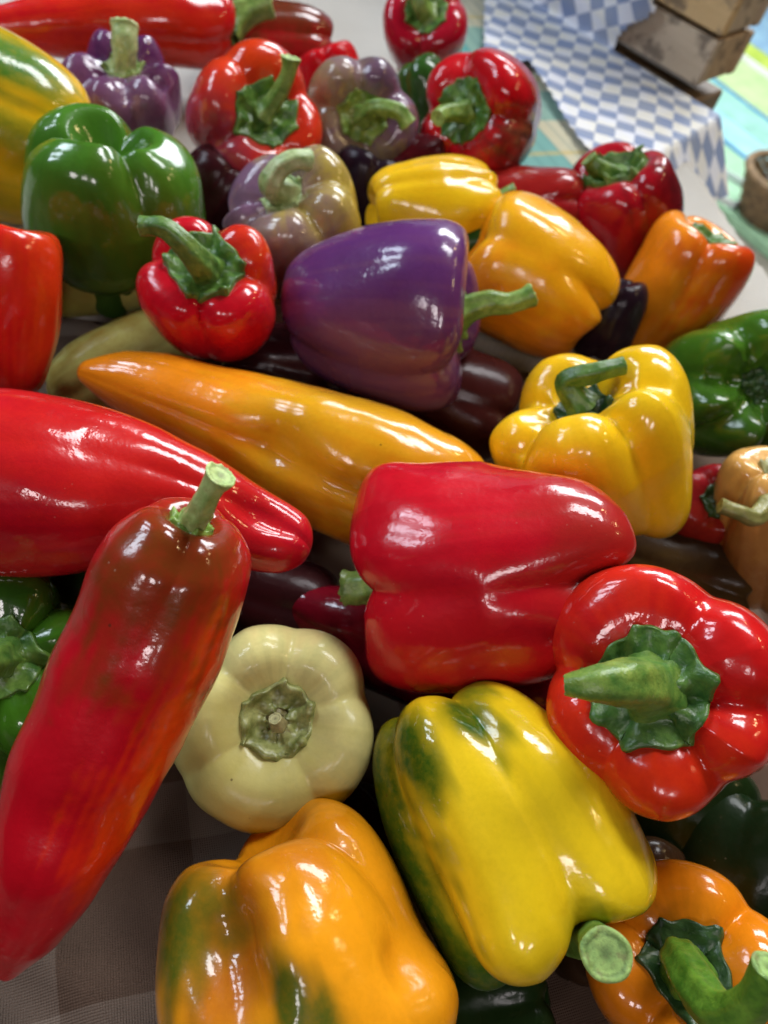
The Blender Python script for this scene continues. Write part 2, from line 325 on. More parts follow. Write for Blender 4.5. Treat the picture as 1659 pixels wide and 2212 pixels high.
PEPPERS = [
  {'id': 'topred', 'lab': 'long red pepper lying across the top left corner, behind the small purple one', 'col': (0.5, 0.005, 0.01), 'c1': (0.62, 0.045, 0.006), 'patch': [(30, 0.4, 0.05, 0.6)], 'val': [20, 140, 250], 'vd': (0.12, 0.06, 0.03), 'calyx': {'r': 0.62, 'n': 6, 'c': ((0.035, 0.11, 0.018), (0.14, 0.26, 0.045))}, 'horn': 1, 'ref': [0.46636, -0.79002, 0.39796], 'pts': [[-0.25044, 0.67967, 0.1], [-0.2749, 0.65883, 0.1], [-0.31124, 0.63205, 0.1], [-0.35157, 0.59556, 0.1], [-0.3891, 0.5616, 0.1], [-0.41487, 0.53219, 0.1]], 'rad': [0.02756, 0.03088, 0.02934, 0.02176, 0.0147, 0.00814], 'stem': [[-0.25379, 0.67681, 0.1, 0.01355], [-0.24305, 0.6916, 0.11156, 0.01178], [-0.22457, 0.70186, 0.11957, 0.01021]]},
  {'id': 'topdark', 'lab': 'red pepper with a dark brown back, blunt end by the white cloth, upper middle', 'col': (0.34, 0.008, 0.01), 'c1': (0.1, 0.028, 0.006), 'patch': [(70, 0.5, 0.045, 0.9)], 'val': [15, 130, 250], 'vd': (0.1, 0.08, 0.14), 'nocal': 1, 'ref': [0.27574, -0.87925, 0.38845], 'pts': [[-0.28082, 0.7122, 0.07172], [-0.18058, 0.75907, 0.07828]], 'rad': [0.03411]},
  {'id': 'yelgreen', 'lab': 'large yellow pepper with green patches at the left edge, behind the green pepper', 'col': (0.8, 0.45, 0.008), 'c1': (0.055, 0.17, 0.014), 'patch': [(48, 0.45, 0.028, 1.0), (42, 0.7, 0.018, 0.8), (2, 0.55, 0.016, 0.7), (-8, 0.75, 0.014, 0.6), (-45, 0.4, 0.02, 0.5)], 'val': [20, 120, 250], 'vd': (0.1, 0.07, 0.1), 'nocal': 1, 'ref': [0.50441, -0.71015, 0.49118], 'pts': [[-0.35151, 0.41937, 0.11044], [-0.26464, 0.44811, 0.08956]], 'rad': [0.05601]},
  {'id': 'purpback', 'lab': 'small purple pepper with a thick pale upright stem, upper left', 'col': (0.105, 0.026, 0.1), 'c1': (0.19, 0.1, 0.17), 'patch': [(-30, 0.5, 0.06, 0.5), (20, 0.6, 0.05, 0.8)], 'val': [5, 62, 120, 180, 240, 305], 'vd': (0.3, 0.12, 0.1), 'rec': 0.22, 'calyx': {'r': 0.3, 'n': 6, 'c': ((0.1, 0.19, 0.03), (0.3, 0.38, 0.08))}, 'sc': ((0.24, 0.36, 0.12), (0.48, 0.58, 0.28)), 'ref': [0.40796, -0.7924, 0.45351], 'pts': [[-0.28437, 0.54771, 0.11841], [-0.28234, 0.55305, 0.05159]], 'rad': [0.0466], 'stem': [[-0.28402, 0.54865, 0.10665, 0.00931], [-0.28226, 0.54865, 0.1168, 0.0081], [-0.28451, 0.55336, 0.12556, 0.00938], [-0.28689, 0.55962, 0.13299, 0.00901]]},
  {'id': 'redorange', 'lab': 'red pepper blushed with orange, thick cut stem rising to the right, upper middle', 'col': (0.55, 0.02, 0.012), 'c1': (0.62, 0.045, 0.006), 'c2': (0.16, 0.03, 0.06), 'patch': [(10, 0.15, 0.05, 0.9), (200, 0.2, 0.04, 0.7), (250, 0.3, 0.03, 0.6)], 'patch2': [(120, 0.5, 0.05, 0.8), (150, 0.35, 0.03, 0.5)], 'val': [20, 110, 200, 290], 'vd': (0.2, 0.1, 0.1), 'rec': 0.16, 'calyx': {'r': 0.46, 'n': 6, 'c': ((0.035, 0.11, 0.018), (0.14, 0.26, 0.045))}, 'sc': ((0.1, 0.21, 0.03), (0.28, 0.42, 0.1)), 'ref': [-0.27643, 0.3952, 0.87602], 'pts': [[-0.16174, 0.51578, 0.12812], [-0.2015, 0.56013, 0.07188]], 'rad': [0.04847], 'stem': [[-0.16683, 0.52146, 0.12092, 0.00659], [-0.15757, 0.52409, 0.1382, 0.00573], [-0.15281, 0.52498, 0.15159, 0.00499], [-0.15262, 0.52745, 0.16113, 0.00617]]},
  {'id': 'mauve', 'lab': 'mauve and tan pepper with a curled green stem, upper middle', 'col': (0.19, 0.1, 0.17), 'c1': (0.3, 0.22, 0.1), 'c2': (0.016, 0.007, 0.013), 'patch': [(75, 0.3, 0.05, 0.9), (160, 0.4, 0.05, 0.8), (110, 0.5, 0.05, 0.7)], 'patch2': [(210, 0.2, 0.03, 0.9), (-30, 0.1, 0.03, 0.5)], 'val': [0, 75, 185, 300], 'vd': (0.2, 0.08, 0.08), 'rec': 0.14, 'calyx': {'r': 0.4, 'n': 6, 'c': ((0.1, 0.19, 0.03), (0.3, 0.38, 0.08))}, 'sc': ((0.1, 0.21, 0.03), (0.28, 0.42, 0.1)), 'ref': [-0.27556, 0.38967, 0.87876], 'pts': [[-0.10537, 0.57242, 0.118], [-0.12987, 0.63686, 0.072]], 'rad': [0.04494], 'stem': [[-0.10811, 0.57963, 0.11285, 0.00665], [-0.09647, 0.56933, 0.12764, 0.00578], [-0.0808, 0.56899, 0.12991, 0.00576], [-0.07128, 0.5677, 0.12383, 0.0058]]},
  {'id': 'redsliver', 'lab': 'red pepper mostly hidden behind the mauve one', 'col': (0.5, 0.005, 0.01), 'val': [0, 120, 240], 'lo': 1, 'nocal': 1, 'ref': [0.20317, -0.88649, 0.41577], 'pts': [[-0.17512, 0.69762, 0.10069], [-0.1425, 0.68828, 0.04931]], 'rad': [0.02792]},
  {'id': 'topcherry', 'lab': 'small round red pepper at the top edge, next to the checked cloth', 'col': (0.42, 0.006, 0.022), 'c1': (0.22, 0.004, 0.012), 'patch': [(180, 0.6, 0.05, 0.6)], 'val': [60, 178, 300], 'vd': (0.16, 0.08, 0.08), 'rec': 0.15, 'calyx': {'r': 0.48, 'n': 6, 'c': ((0.035, 0.11, 0.018), (0.14, 0.26, 0.045))}, 'sc': ((0.1, 0.21, 0.03), (0.28, 0.42, 0.1)), 'ref': [-0.26172, 0.30739, 0.91489], 'pts': [[-0.10341, 0.77023, 0.12711], [-0.10123, 0.81155, 0.08289]], 'rad': [0.0398], 'stem': [[-0.10315, 0.77519, 0.12181, 0.0095], [-0.10899, 0.76959, 0.13012, 0.00826], [-0.11404, 0.77607, 0.14153, 0.00902]]},
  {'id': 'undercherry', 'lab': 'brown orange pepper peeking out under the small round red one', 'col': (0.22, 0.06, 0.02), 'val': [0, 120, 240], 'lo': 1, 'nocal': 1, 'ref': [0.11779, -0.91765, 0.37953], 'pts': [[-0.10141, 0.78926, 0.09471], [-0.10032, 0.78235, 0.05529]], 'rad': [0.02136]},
  {'id': 'dkgreenback', 'lab': 'dark green pepper wedged behind the red pepper by the checked cloth', 'col': (0.035, 0.12, 0.018), 'c1': (0.018, 0.055, 0.006), 'patch': [(0, 0.2, 0.05, 0.8)], 'val': [40, 160, 280], 'vd': (0.08, 0.06, 0.1), 'nocal': 1, 'ref': [0.09487, -0.90432, 0.41618], 'pts': [[-0.05408, 0.69777, 0.04204], [-0.09409, 0.71462, 0.10796]], 'rad': [0.02908]},
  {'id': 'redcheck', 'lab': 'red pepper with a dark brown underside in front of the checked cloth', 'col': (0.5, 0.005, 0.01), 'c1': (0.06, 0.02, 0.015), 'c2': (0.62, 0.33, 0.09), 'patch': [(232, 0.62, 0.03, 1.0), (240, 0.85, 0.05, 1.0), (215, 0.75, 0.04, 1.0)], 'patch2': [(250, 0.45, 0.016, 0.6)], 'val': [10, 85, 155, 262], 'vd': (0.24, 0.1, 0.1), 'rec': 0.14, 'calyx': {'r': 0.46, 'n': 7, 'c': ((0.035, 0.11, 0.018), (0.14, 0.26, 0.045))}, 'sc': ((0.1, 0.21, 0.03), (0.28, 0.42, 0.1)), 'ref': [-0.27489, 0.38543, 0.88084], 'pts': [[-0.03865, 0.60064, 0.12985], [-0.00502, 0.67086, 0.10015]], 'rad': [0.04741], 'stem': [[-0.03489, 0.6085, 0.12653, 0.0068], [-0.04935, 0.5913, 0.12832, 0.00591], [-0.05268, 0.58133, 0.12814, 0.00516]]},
  {'id': 'maroonback', 'lab': 'dark red pepper in the gap above the yellow one', 'col': (0.22, 0.004, 0.012), 'c1': (0.035, 0.006, 0.008), 'patch': [(-20, 0.5, 0.06, 0.9)], 'val': [0, 120, 240], 'lo': 1, 'nocal': 1, 'ref': [0.09525, -0.87223, 0.47974], 'pts': [[-0.03533, 0.59912, 0.08415], [-0.09373, 0.58267, 0.06585]], 'rad': [0.02796]},
  {'id': 'yelback', 'lab': 'shiny yellow pepper with its stem pointing right, between mauve and dark red ones', 'col': (0.8, 0.45, 0.008), 'c1': (0.8, 0.58, 0.012), 'patch': [(40, 0.5, 0.05, 0.5)], 'val': [-38, 80, 200, 290], 'vd': (0.16, 0.05, 0.12), 'rec': 0.12, 'calyx': {'r': 0.3, 'n': 5, 'c': ((0.035, 0.11, 0.018), (0.14, 0.26, 0.045))}, 'sc': ((0.1, 0.21, 0.03), (0.28, 0.42, 0.1)), 'ref': [0.05636, -0.85938, 0.50822], 'pts': [[0.00733, 0.54335, 0.09352], [-0.07609, 0.50504, 0.08648]], 'rad': [0.03682], 'stem': [[-0.00068, 0.53967, 0.09285, 0.00516], [0.01235, 0.55302, 0.10328, 0.00449], [0.01823, 0.55603, 0.10817, 0.00413]]},
  {'id': 'dredback', 'lab': 'dark red pepper lying behind the orange one', 'col': (0.22, 0.004, 0.012), 'c1': (0.35, 0.02, 0.012), 'patch': [(60, 0.5, 0.05, 0.7)], 'val': [10, 120, 240], 'vd': (0.1, 0.06, 0.14), 'nocal': 1, 'ref': [-0.05326, -0.87762, 0.47639], 'pts': [[-0.00178, 0.58386, 0.0654], [0.07333, 0.59515, 0.0946]], 'rad': [0.03144]},
  {'id': 'dredright', 'lab': 'glossy dark red pepper with a ragged green cap, right of centre near the top', 'col': (0.4, 0.005, 0.014), 'c1': (0.035, 0.006, 0.008), 'patch': [(60, 0.75, 0.05, 0.8), (-30, 0.85, 0.04, 0.4)], 'val': [25, 140, 260], 'vd': (0.2, 0.1, 0.1), 'rec': 0.14, 'calyx': {'r': 0.5, 'n': 6, 'c': ((0.035, 0.11, 0.018), (0.14, 0.26, 0.045)), 'lift': 0.14}, 'sc': ((0.05, 0.14, 0.02), (0.16, 0.28, 0.05)), 'ref': [-0.16033, -0.87674, 0.45346], 'pts': [[0.08626, 0.60513, 0.12435], [0.13649, 0.61295, 0.04565]], 'rad': [0.04572], 'stem': [[0.09189, 0.60601, 0.11553, 0.00815], [0.07372, 0.60009, 0.12106, 0.00709], [0.06502, 0.59975, 0.12587, 0.00563]]},
  {'id': 'orangeright', 'lab': 'orange pepper with red blush round its green cap, at the right', 'col': (0.78, 0.235, 0.006), 'c1': (0.62, 0.05, 0.005), 'c2': (0.4, 0.13, 0.01), 'patch': [(60, 0.06, 0.04, 1.0), (20, -0.02, 0.03, 0.6)], 'patch2': [(10, 0.55, 0.03, 0.5), (30, 0.7, 0.03, 0.4)], 'val': [10, 125, 245], 'vd': (0.16, 0.08, 0.08), 'rec': 0.14, 'calyx': {'r': 0.48, 'n': 6, 'c': ((0.035, 0.11, 0.018), (0.14, 0.26, 0.045))}, 'ref': [-0.24634, -0.83379, 0.49408], 'pts': [[0.16393, 0.54859, 0.12916], [0.15516, 0.53146, 0.03084]], 'rad': [0.04148]},
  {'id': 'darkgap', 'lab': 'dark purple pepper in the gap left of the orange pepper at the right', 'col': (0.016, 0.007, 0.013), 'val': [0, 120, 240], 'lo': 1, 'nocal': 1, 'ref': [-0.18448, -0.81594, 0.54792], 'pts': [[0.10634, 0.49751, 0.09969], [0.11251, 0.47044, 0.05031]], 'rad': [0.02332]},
  {'id': 'biggreen', 'lab': 'big glossy green pepper with its lobed end up, at the left', 'col': (0.055, 0.17, 0.014), 'c1': (0.1, 0.2, 0.012), 'c2': (0.018, 0.055, 0.006), 'patch': [(-20, 0.55, 0.04, 0.4)], 'patch2': [(0, 0.02, 0.05, 0.9)], 'val': [-18, 100, 215], 'vd': (0.14, 0.14, 0.3), 'tp': -0.1, 'bl': [(-18, 0.1)], 'nocal': 1, 'bot': 0.3, 'ref': [0.40062, -0.73287, 0.54992], 'pts': [[-0.21004, 0.3884, 0.06058], [-0.21978, 0.39789, 0.14942]], 'rad': [0.05478]},
  {'id': 'greenunder', 'lab': 'dark green pepper under the big green one', 'col': (0.03, 0.09, 0.012), 'c1': (0.018, 0.055, 0.006), 'patch': [(30, 0.5, 0.04, 0.8)], 'val': [0, 90, 200, 280], 'vd': (0.2, 0.1, 0.2), 'lo': 1, 'nocal': 1, 'ref': [0.39288, -0.68493, 0.61361], 'pts': [[-0.2238, 0.36992, 0.08701], [-0.20134, 0.37124, 0.04899]], 'rad': [0.02503]},
  {'id': 'paleunder', 'lab': 'pale yellow green pepper glimpsed beneath the big green one', 'col': (0.42, 0.44, 0.14), 'c1': (0.17, 0.19, 0.02), 'patch': [(0, 0.5, 0.05, 0.5)], 'val': [0, 120, 240], 'lo': 1, 'nocal': 1, 'ref': [0.42302, -0.67284, 0.60691], 'pts': [[-0.19398, 0.39059, 0.07232], [-0.26604, 0.3411, 0.06768]], 'rad': [0.02772]},
  {'id': 'redstem', 'lab': 'red pepper with a long curved green stem pointing upper left, below the green one', 'col': (0.52, 0.006, 0.016), 'c1': (0.62, 0.045, 0.006), 'patch': [(-70, 0.25, 0.035, 0.8)], 'val': [70, 175, 265, -10], 'vd': (0.24, 0.12, 0.1), 'rec': 0.13, 'calyx': {'r': 0.5, 'n': 6, 'c': ((0.035, 0.11, 0.018), (0.14, 0.26, 0.045)), 'lift': 0.08}, 'sc': ((0.05, 0.14, 0.02), (0.16, 0.28, 0.05)), 'ref': [-0.29756, 0.55553, 0.77644], 'pts': [[-0.13042, 0.32577, 0.1374], [-0.13571, 0.3563, 0.0726]], 'rad': [0.03937], 'stem': [[-0.13097, 0.32894, 0.13066, 0.00827], [-0.12953, 0.31843, 0.14275, 0.00719], [-0.1371, 0.31581, 0.15339, 0.00584], [-0.14824, 0.31644, 0.15896, 0.00509], [-0.1596, 0.31449, 0.15744, 0.0044]]},
  {'id': 'lavender', 'lab': 'lavender pepper turning yellow, with a thick pale hooked stem', 'col': (0.19, 0.1, 0.17), 'c1': (0.42, 0.32, 0.05), 'c2': (0.3, 0.22, 0.1), 'patch': [(75, 0.6, 0.055, 1.0), (60, 0.9, 0.04, 0.8)], 'patch2': [(0, 0.5, 0.04, 0.7), (-40, 0.6, 0.04, 0.6)], 'val': [-75, 20, 80, 160, 250], 'vd': (0.24, 0.1, 0.08), 'rec': 0.18, 'calyx': {'r': 0.3, 'n': 5, 'c': ((0.24, 0.36, 0.12), (0.48, 0.58, 0.28))}, 'sc': ((0.24, 0.36, 0.12), (0.48, 0.58, 0.28)), 'ref': [0.20778, -0.80703, 0.55274], 'pts': [[-0.12988, 0.45146, 0.118], [-0.10694, 0.46837, 0.052]], 'rad': [0.04857], 'stem': [[-0.12657, 0.45389, 0.1085, 0.00887], [-0.13365, 0.44286, 0.12018, 0.00771], [-0.12989, 0.44724, 0.13122, 0.00644], [-0.12168, 0.45347, 0.13609, 0.00615], [-0.11472, 0.45899, 0.13532, 0.00591]]},
  {'id': 'purple', 'lab': 'large glossy purple pepper on its side, stem pointing right, centre top', 'col': (0.105, 0.026, 0.1), 'c1': (0.15, 0.065, 0.055), 'c2': (0.11, 0.028, 0.15), 'patch': [(30, 0.5, 0.035, 0.5), (62, 0.35, 0.02, 0.45), (75, 0.25, 0.02, 0.5)], 'patch2': [(-55, 0.4, 0.05, 0.8), (-20, 0.9, 0.04, 0.7)], 'val': [42, 130, -118], 'vd': (0.16, 0.05, 0.1), 'rec': 0.08, 'tp': 0.36, 'calyx': {'r': 0.4, 'n': 5, 'c': ((0.1, 0.19, 0.03), (0.3, 0.38, 0.08))}, 'sc': ((0.1, 0.21, 0.03), (0.28, 0.42, 0.1)), 'streak': 0.4, 'sk': (0.2, 0.075, 0.11), 'ref': [0.08218, -0.78389, 0.61544], 'pts': [[0.01186, 0.37546, 0.12318], [-0.09064, 0.37602, 0.08682]], 'rad': [0.05132], 'stem': [[0.0053, 0.3755, 0.12086, 0.00835], [0.01891, 0.38061, 0.12993, 0.00726], [0.0317, 0.38388, 0.13248, 0.00618], [0.04248, 0.39065, 0.13777, 0.00645]]},
  {'id': 'orangeback', 'lab': 'orange yellow pepper lying behind the purple one, lobes to the lower right', 'col': (0.78, 0.235, 0.006), 'c1': (0.82, 0.4, 0.008), 'patch': [(50, 0.5, 0.06, 0.9), (60, 0.9, 0.05, 0.8), (80, 0.2, 0.05, 0.6)], 'val': [20, 115, 235], 'vd': (0.08, 0.03, 0.2), 'bl': [(20, 0.12), (-30, -0.1)], 'nocal': 1, 'ref': [-0.08481, -0.83493, 0.54379], 'pts': [[-0.00099, 0.48089, 0.10146], [0.09769, 0.47105, 0.07854]], 'rad': [0.04911]},
  {'id': 'redleft', 'lab': 'tall red pepper cut by the left edge, beside the green one', 'col': (0.6, 0.012, 0.01), 'c1': (0.62, 0.045, 0.006), 'patch': [(60, 0.2, 0.035, 0.9)], 'val': [75, 190, 300], 'vd': (0.12, 0.08, 0.08), 'tp': 0.35, 'nocal': 1, 'ref': [0.47584, -0.60637, 0.6371], 'pts': [[-0.23563, 0.31412, 0.1305], [-0.21997, 0.26646, 0.0595]], 'rad': [0.02822]},
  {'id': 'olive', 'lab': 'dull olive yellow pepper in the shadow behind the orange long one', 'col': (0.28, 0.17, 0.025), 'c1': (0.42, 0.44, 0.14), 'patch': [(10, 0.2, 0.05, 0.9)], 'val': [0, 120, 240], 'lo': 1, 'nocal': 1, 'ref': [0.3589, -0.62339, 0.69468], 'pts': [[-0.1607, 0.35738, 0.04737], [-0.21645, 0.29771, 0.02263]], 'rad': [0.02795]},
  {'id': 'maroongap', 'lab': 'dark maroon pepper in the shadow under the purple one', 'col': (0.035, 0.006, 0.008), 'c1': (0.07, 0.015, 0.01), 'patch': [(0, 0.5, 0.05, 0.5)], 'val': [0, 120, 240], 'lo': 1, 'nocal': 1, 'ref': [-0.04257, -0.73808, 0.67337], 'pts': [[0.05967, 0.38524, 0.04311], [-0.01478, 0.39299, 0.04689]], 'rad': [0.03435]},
  {'id': 'yellow', 'lab': 'lobed bright yellow pepper with a short dark green stem, right of centre', 'col': (0.8, 0.45, 0.008), 'c1': (0.8, 0.58, 0.012), 'patch': [(60, 0.4, 0.06, 0.3)], 'val': [-62, 18, 75, 150, 235], 'vd': (0.26, 0.12, 0.1), 'rec': 0.26, 'bl': [(34, 0.38), (-60, -0.12)], 'bumps': [(30, 0.85, 0.12, 0.45), (-30, 0.45, 0.06, 0.5)], 'calyx': {'r': 0.27, 'n': 6, 'c': ((0.012, 0.045, 0.012), (0.05, 0.11, 0.03))}, 'sc': ((0.035, 0.11, 0.015), (0.12, 0.23, 0.04)), 'ref': [-0.22238, -0.72297, 0.65411], 'pts': [[0.07298, 0.31758, 0.14491], [0.1208, 0.31242, 0.08509]], 'rad': [0.05411], 'stem': [[0.08293, 0.31651, 0.13247, 0.00722], [0.06995, 0.32125, 0.14125, 0.00628], [0.07988, 0.3232, 0.15039, 0.00571], [0.09342, 0.32982, 0.15556, 0.00452]]},
  {'id': 'greenright', 'lab': 'lobed dark green pepper cut by the right edge', 'col': (0.055, 0.155, 0.01), 'c1': (0.018, 0.055, 0.006), 'patch': [(180, 0.5, 0.06, 0.9), (120, 0.8, 0.05, 0.6)], 'val': [20, 80, 128, 180, 265], 'vd': (0.34, 0.2, 0.16), 'rec': 0.2, 'calyx': {'r': 0.2, 'n': 6, 'c': ((0.012, 0.045, 0.012), (0.05, 0.11, 0.03))}, 'ref': [-0.30499, 0.64066, 0.70465], 'pts': [[0.2137, 0.42526, 0.10911], [0.18872, 0.48123, 0.04089]], 'rad': [0.0531]},
  {'id': 'peach', 'lab': 'peach and brown pepper with a dry stem, cut by the right edge', 'col': (0.64, 0.35, 0.09), 'c1': (0.3, 0.12, 0.03), 'patch': [(-20, 0.6, 0.03, 0.8), (10, 0.95, 0.05, 1.0)], 'val': [0, 60, 180, 300], 'vd': (0.28, 0.12, 0.1), 'calyx': {'r': 0.35, 'n': 5, 'c': ((0.22, 0.22, 0.07), (0.42, 0.4, 0.18))}, 'sc': ((0.16, 0.17, 0.04), (0.32, 0.3, 0.1)), 'ref': [-0.43618, -0.64343, 0.62908], 'pts': [[0.20359, 0.34015, 0.12219], [0.24016, 0.31445, 0.03781]], 'rad': [0.03601], 'stem': [[0.20651, 0.33809, 0.11544, 0.0057], [0.19161, 0.30172, 0.1124, 0.00496], [0.18011, 0.29714, 0.1139, 0.00417], [0.16861, 0.29745, 0.11414, 0.00368]]},
  {'id': 'dredgap', 'lab': 'dark red pepper in the gap between the yellow and peach ones', 'col': (0.22, 0.004, 0.012), 'c1': (0.3, 0.03, 0.01), 'patch': [(160, 0.3, 0.04, 0.6)], 'val': [30, 150, 270], 'vd': (0.2, 0.1, 0.1), 'calyx': {'r': 0.4, 'n': 6, 'c': ((0.012, 0.045, 0.012), (0.05, 0.11, 0.03))}, 'lo': 1, 'ref': [-0.30901, 0.74722, 0.58837], 'pts': [[0.18808, 0.33482, 0.08345], [0.19071, 0.35727, 0.03655]], 'rad': [0.02661]},
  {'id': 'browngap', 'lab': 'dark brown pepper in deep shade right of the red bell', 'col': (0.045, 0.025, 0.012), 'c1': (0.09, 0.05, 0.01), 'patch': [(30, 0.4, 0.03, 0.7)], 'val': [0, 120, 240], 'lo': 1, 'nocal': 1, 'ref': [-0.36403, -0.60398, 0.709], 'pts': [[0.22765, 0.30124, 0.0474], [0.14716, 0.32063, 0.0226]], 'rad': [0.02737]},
  {'id': 'fill_a', 'lab': 'dark maroon pepper in the shadow between the big green and the red orange one', 'col': (0.035, 0.006, 0.008), 'val': [0, 120, 240], 'lo': 1, 'nocal': 1, 'ref': [0.30867, -0.78611, 0.53549], 'pts': [[-0.178, 0.50045, 0.09253], [-0.20244, 0.46845, 0.04747]], 'rad': [0.02854]},  # fill peppers are added; their dark skins stand in for shade in the gaps
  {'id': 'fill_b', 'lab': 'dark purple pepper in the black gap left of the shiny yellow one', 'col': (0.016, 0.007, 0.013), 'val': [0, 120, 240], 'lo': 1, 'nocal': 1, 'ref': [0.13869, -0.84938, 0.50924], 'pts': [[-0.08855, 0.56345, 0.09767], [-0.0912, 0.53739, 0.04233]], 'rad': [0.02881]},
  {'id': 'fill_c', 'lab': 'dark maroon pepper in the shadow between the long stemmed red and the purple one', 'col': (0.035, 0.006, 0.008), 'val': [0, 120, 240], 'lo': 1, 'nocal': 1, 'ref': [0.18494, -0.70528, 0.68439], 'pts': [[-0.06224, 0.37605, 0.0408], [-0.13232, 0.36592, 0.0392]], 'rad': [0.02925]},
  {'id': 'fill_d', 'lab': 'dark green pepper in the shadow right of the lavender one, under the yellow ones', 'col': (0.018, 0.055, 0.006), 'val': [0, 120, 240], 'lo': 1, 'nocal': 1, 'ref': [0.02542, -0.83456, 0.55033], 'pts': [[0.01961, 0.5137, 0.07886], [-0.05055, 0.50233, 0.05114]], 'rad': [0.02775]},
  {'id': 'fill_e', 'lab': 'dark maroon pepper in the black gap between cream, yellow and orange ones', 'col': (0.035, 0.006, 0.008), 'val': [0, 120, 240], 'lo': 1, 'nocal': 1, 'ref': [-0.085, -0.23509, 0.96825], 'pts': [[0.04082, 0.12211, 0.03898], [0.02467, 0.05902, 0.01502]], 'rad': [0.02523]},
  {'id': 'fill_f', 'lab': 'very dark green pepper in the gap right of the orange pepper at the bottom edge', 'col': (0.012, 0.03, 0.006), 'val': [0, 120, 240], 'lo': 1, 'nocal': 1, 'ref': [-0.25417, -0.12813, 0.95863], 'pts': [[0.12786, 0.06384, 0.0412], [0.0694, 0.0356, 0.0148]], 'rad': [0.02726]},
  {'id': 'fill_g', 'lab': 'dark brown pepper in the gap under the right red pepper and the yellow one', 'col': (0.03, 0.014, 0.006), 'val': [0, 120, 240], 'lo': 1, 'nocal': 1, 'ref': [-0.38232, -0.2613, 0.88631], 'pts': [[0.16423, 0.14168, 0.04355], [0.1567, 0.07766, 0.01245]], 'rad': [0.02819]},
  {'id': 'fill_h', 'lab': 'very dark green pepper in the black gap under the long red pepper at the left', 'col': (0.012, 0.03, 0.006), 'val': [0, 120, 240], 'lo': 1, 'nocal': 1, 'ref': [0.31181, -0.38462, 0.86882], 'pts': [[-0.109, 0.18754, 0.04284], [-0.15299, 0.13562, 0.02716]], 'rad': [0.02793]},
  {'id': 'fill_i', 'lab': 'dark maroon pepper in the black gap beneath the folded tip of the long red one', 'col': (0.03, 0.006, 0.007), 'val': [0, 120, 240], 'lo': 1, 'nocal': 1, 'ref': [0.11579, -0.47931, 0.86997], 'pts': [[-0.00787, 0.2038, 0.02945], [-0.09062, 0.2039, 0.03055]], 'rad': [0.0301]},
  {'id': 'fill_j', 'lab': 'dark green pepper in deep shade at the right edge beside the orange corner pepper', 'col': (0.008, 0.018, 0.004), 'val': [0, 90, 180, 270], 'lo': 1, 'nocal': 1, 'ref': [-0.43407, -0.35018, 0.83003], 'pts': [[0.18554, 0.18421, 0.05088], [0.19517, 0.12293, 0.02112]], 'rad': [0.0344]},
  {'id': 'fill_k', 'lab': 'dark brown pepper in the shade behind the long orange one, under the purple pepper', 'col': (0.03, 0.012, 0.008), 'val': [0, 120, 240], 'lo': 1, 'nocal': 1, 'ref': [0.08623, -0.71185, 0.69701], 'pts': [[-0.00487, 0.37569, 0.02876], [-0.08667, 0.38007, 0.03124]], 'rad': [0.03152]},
  {'id': 'orangelong', 'lab': 'long orange pepper lying across the middle, its tip to the left', 'col': (0.72, 0.225, 0.006), 'c1': (0.62, 0.33, 0.012), 'c2': (0.75, 0.38, 0.01), 'patch': [(10, 0.38, 0.045, 0.6), (-20, 0.45, 0.03, 0.5)], 'patch2': [(-60, 0.3, 0.05, 0.8), (-50, 0.15, 0.04, 0.5)], 'val': [12, 130, 240], 'vd': (0.12, 0.1, 0.05), 'bumps': [(5, 0.48, -0.16, 0.45), (-28, 0.42, 0.1, 0.4), (50, 0.3, -0.05, 0.5), (20, 0.75, 0.05, 0.6)], 'nocal': 1, 'horn': 1, 'ref': [0.15805, -0.64346, 0.74898], 'pts': [[0.04314, 0.2824, 0.075], [0.01375, 0.27108, 0.078], [-0.01813, 0.26971, 0.08], [-0.06753, 0.27492, 0.08], [-0.11482, 0.27977, 0.078], [-0.14931, 0.27891, 0.08], [-0.18196, 0.27334, 0.085]], 'rad': [0.03103, 0.03794, 0.04074, 0.03421, 0.0251, 0.01988, 0.00751]},
  {'id': 'redlong', 'lab': 'long red pepper entering from the left edge, its folded tip at the centre', 'col': (0.45, 0.004, 0.014), 'c1': (0.54, 0.015, 0.01), 'patch': [(50, 0.65, 0.05, 0.8)], 'val': [28, 150, 265], 'vd': (0.05, 0.03, 0.15), 'bumps': [(35, 0.9, -0.14, 0.35), (50, 0.5, -0.03, 0.6)], 'nocal': 1, 'horn': 1, 'ref': [0.34423, -0.50797, 0.7896], 'pts': [[-0.22728, 0.16114, 0.1], [-0.19259, 0.16889, 0.105], [-0.16261, 0.17407, 0.11], [-0.12556, 0.18528, 0.112], [-0.08961, 0.19194, 0.112], [-0.05734, 0.19344, 0.11], [-0.02729, 0.19409, 0.105]], 'rad': [0.03027, 0.03945, 0.04098, 0.0365, 0.02656, 0.02007, 0.01524]},
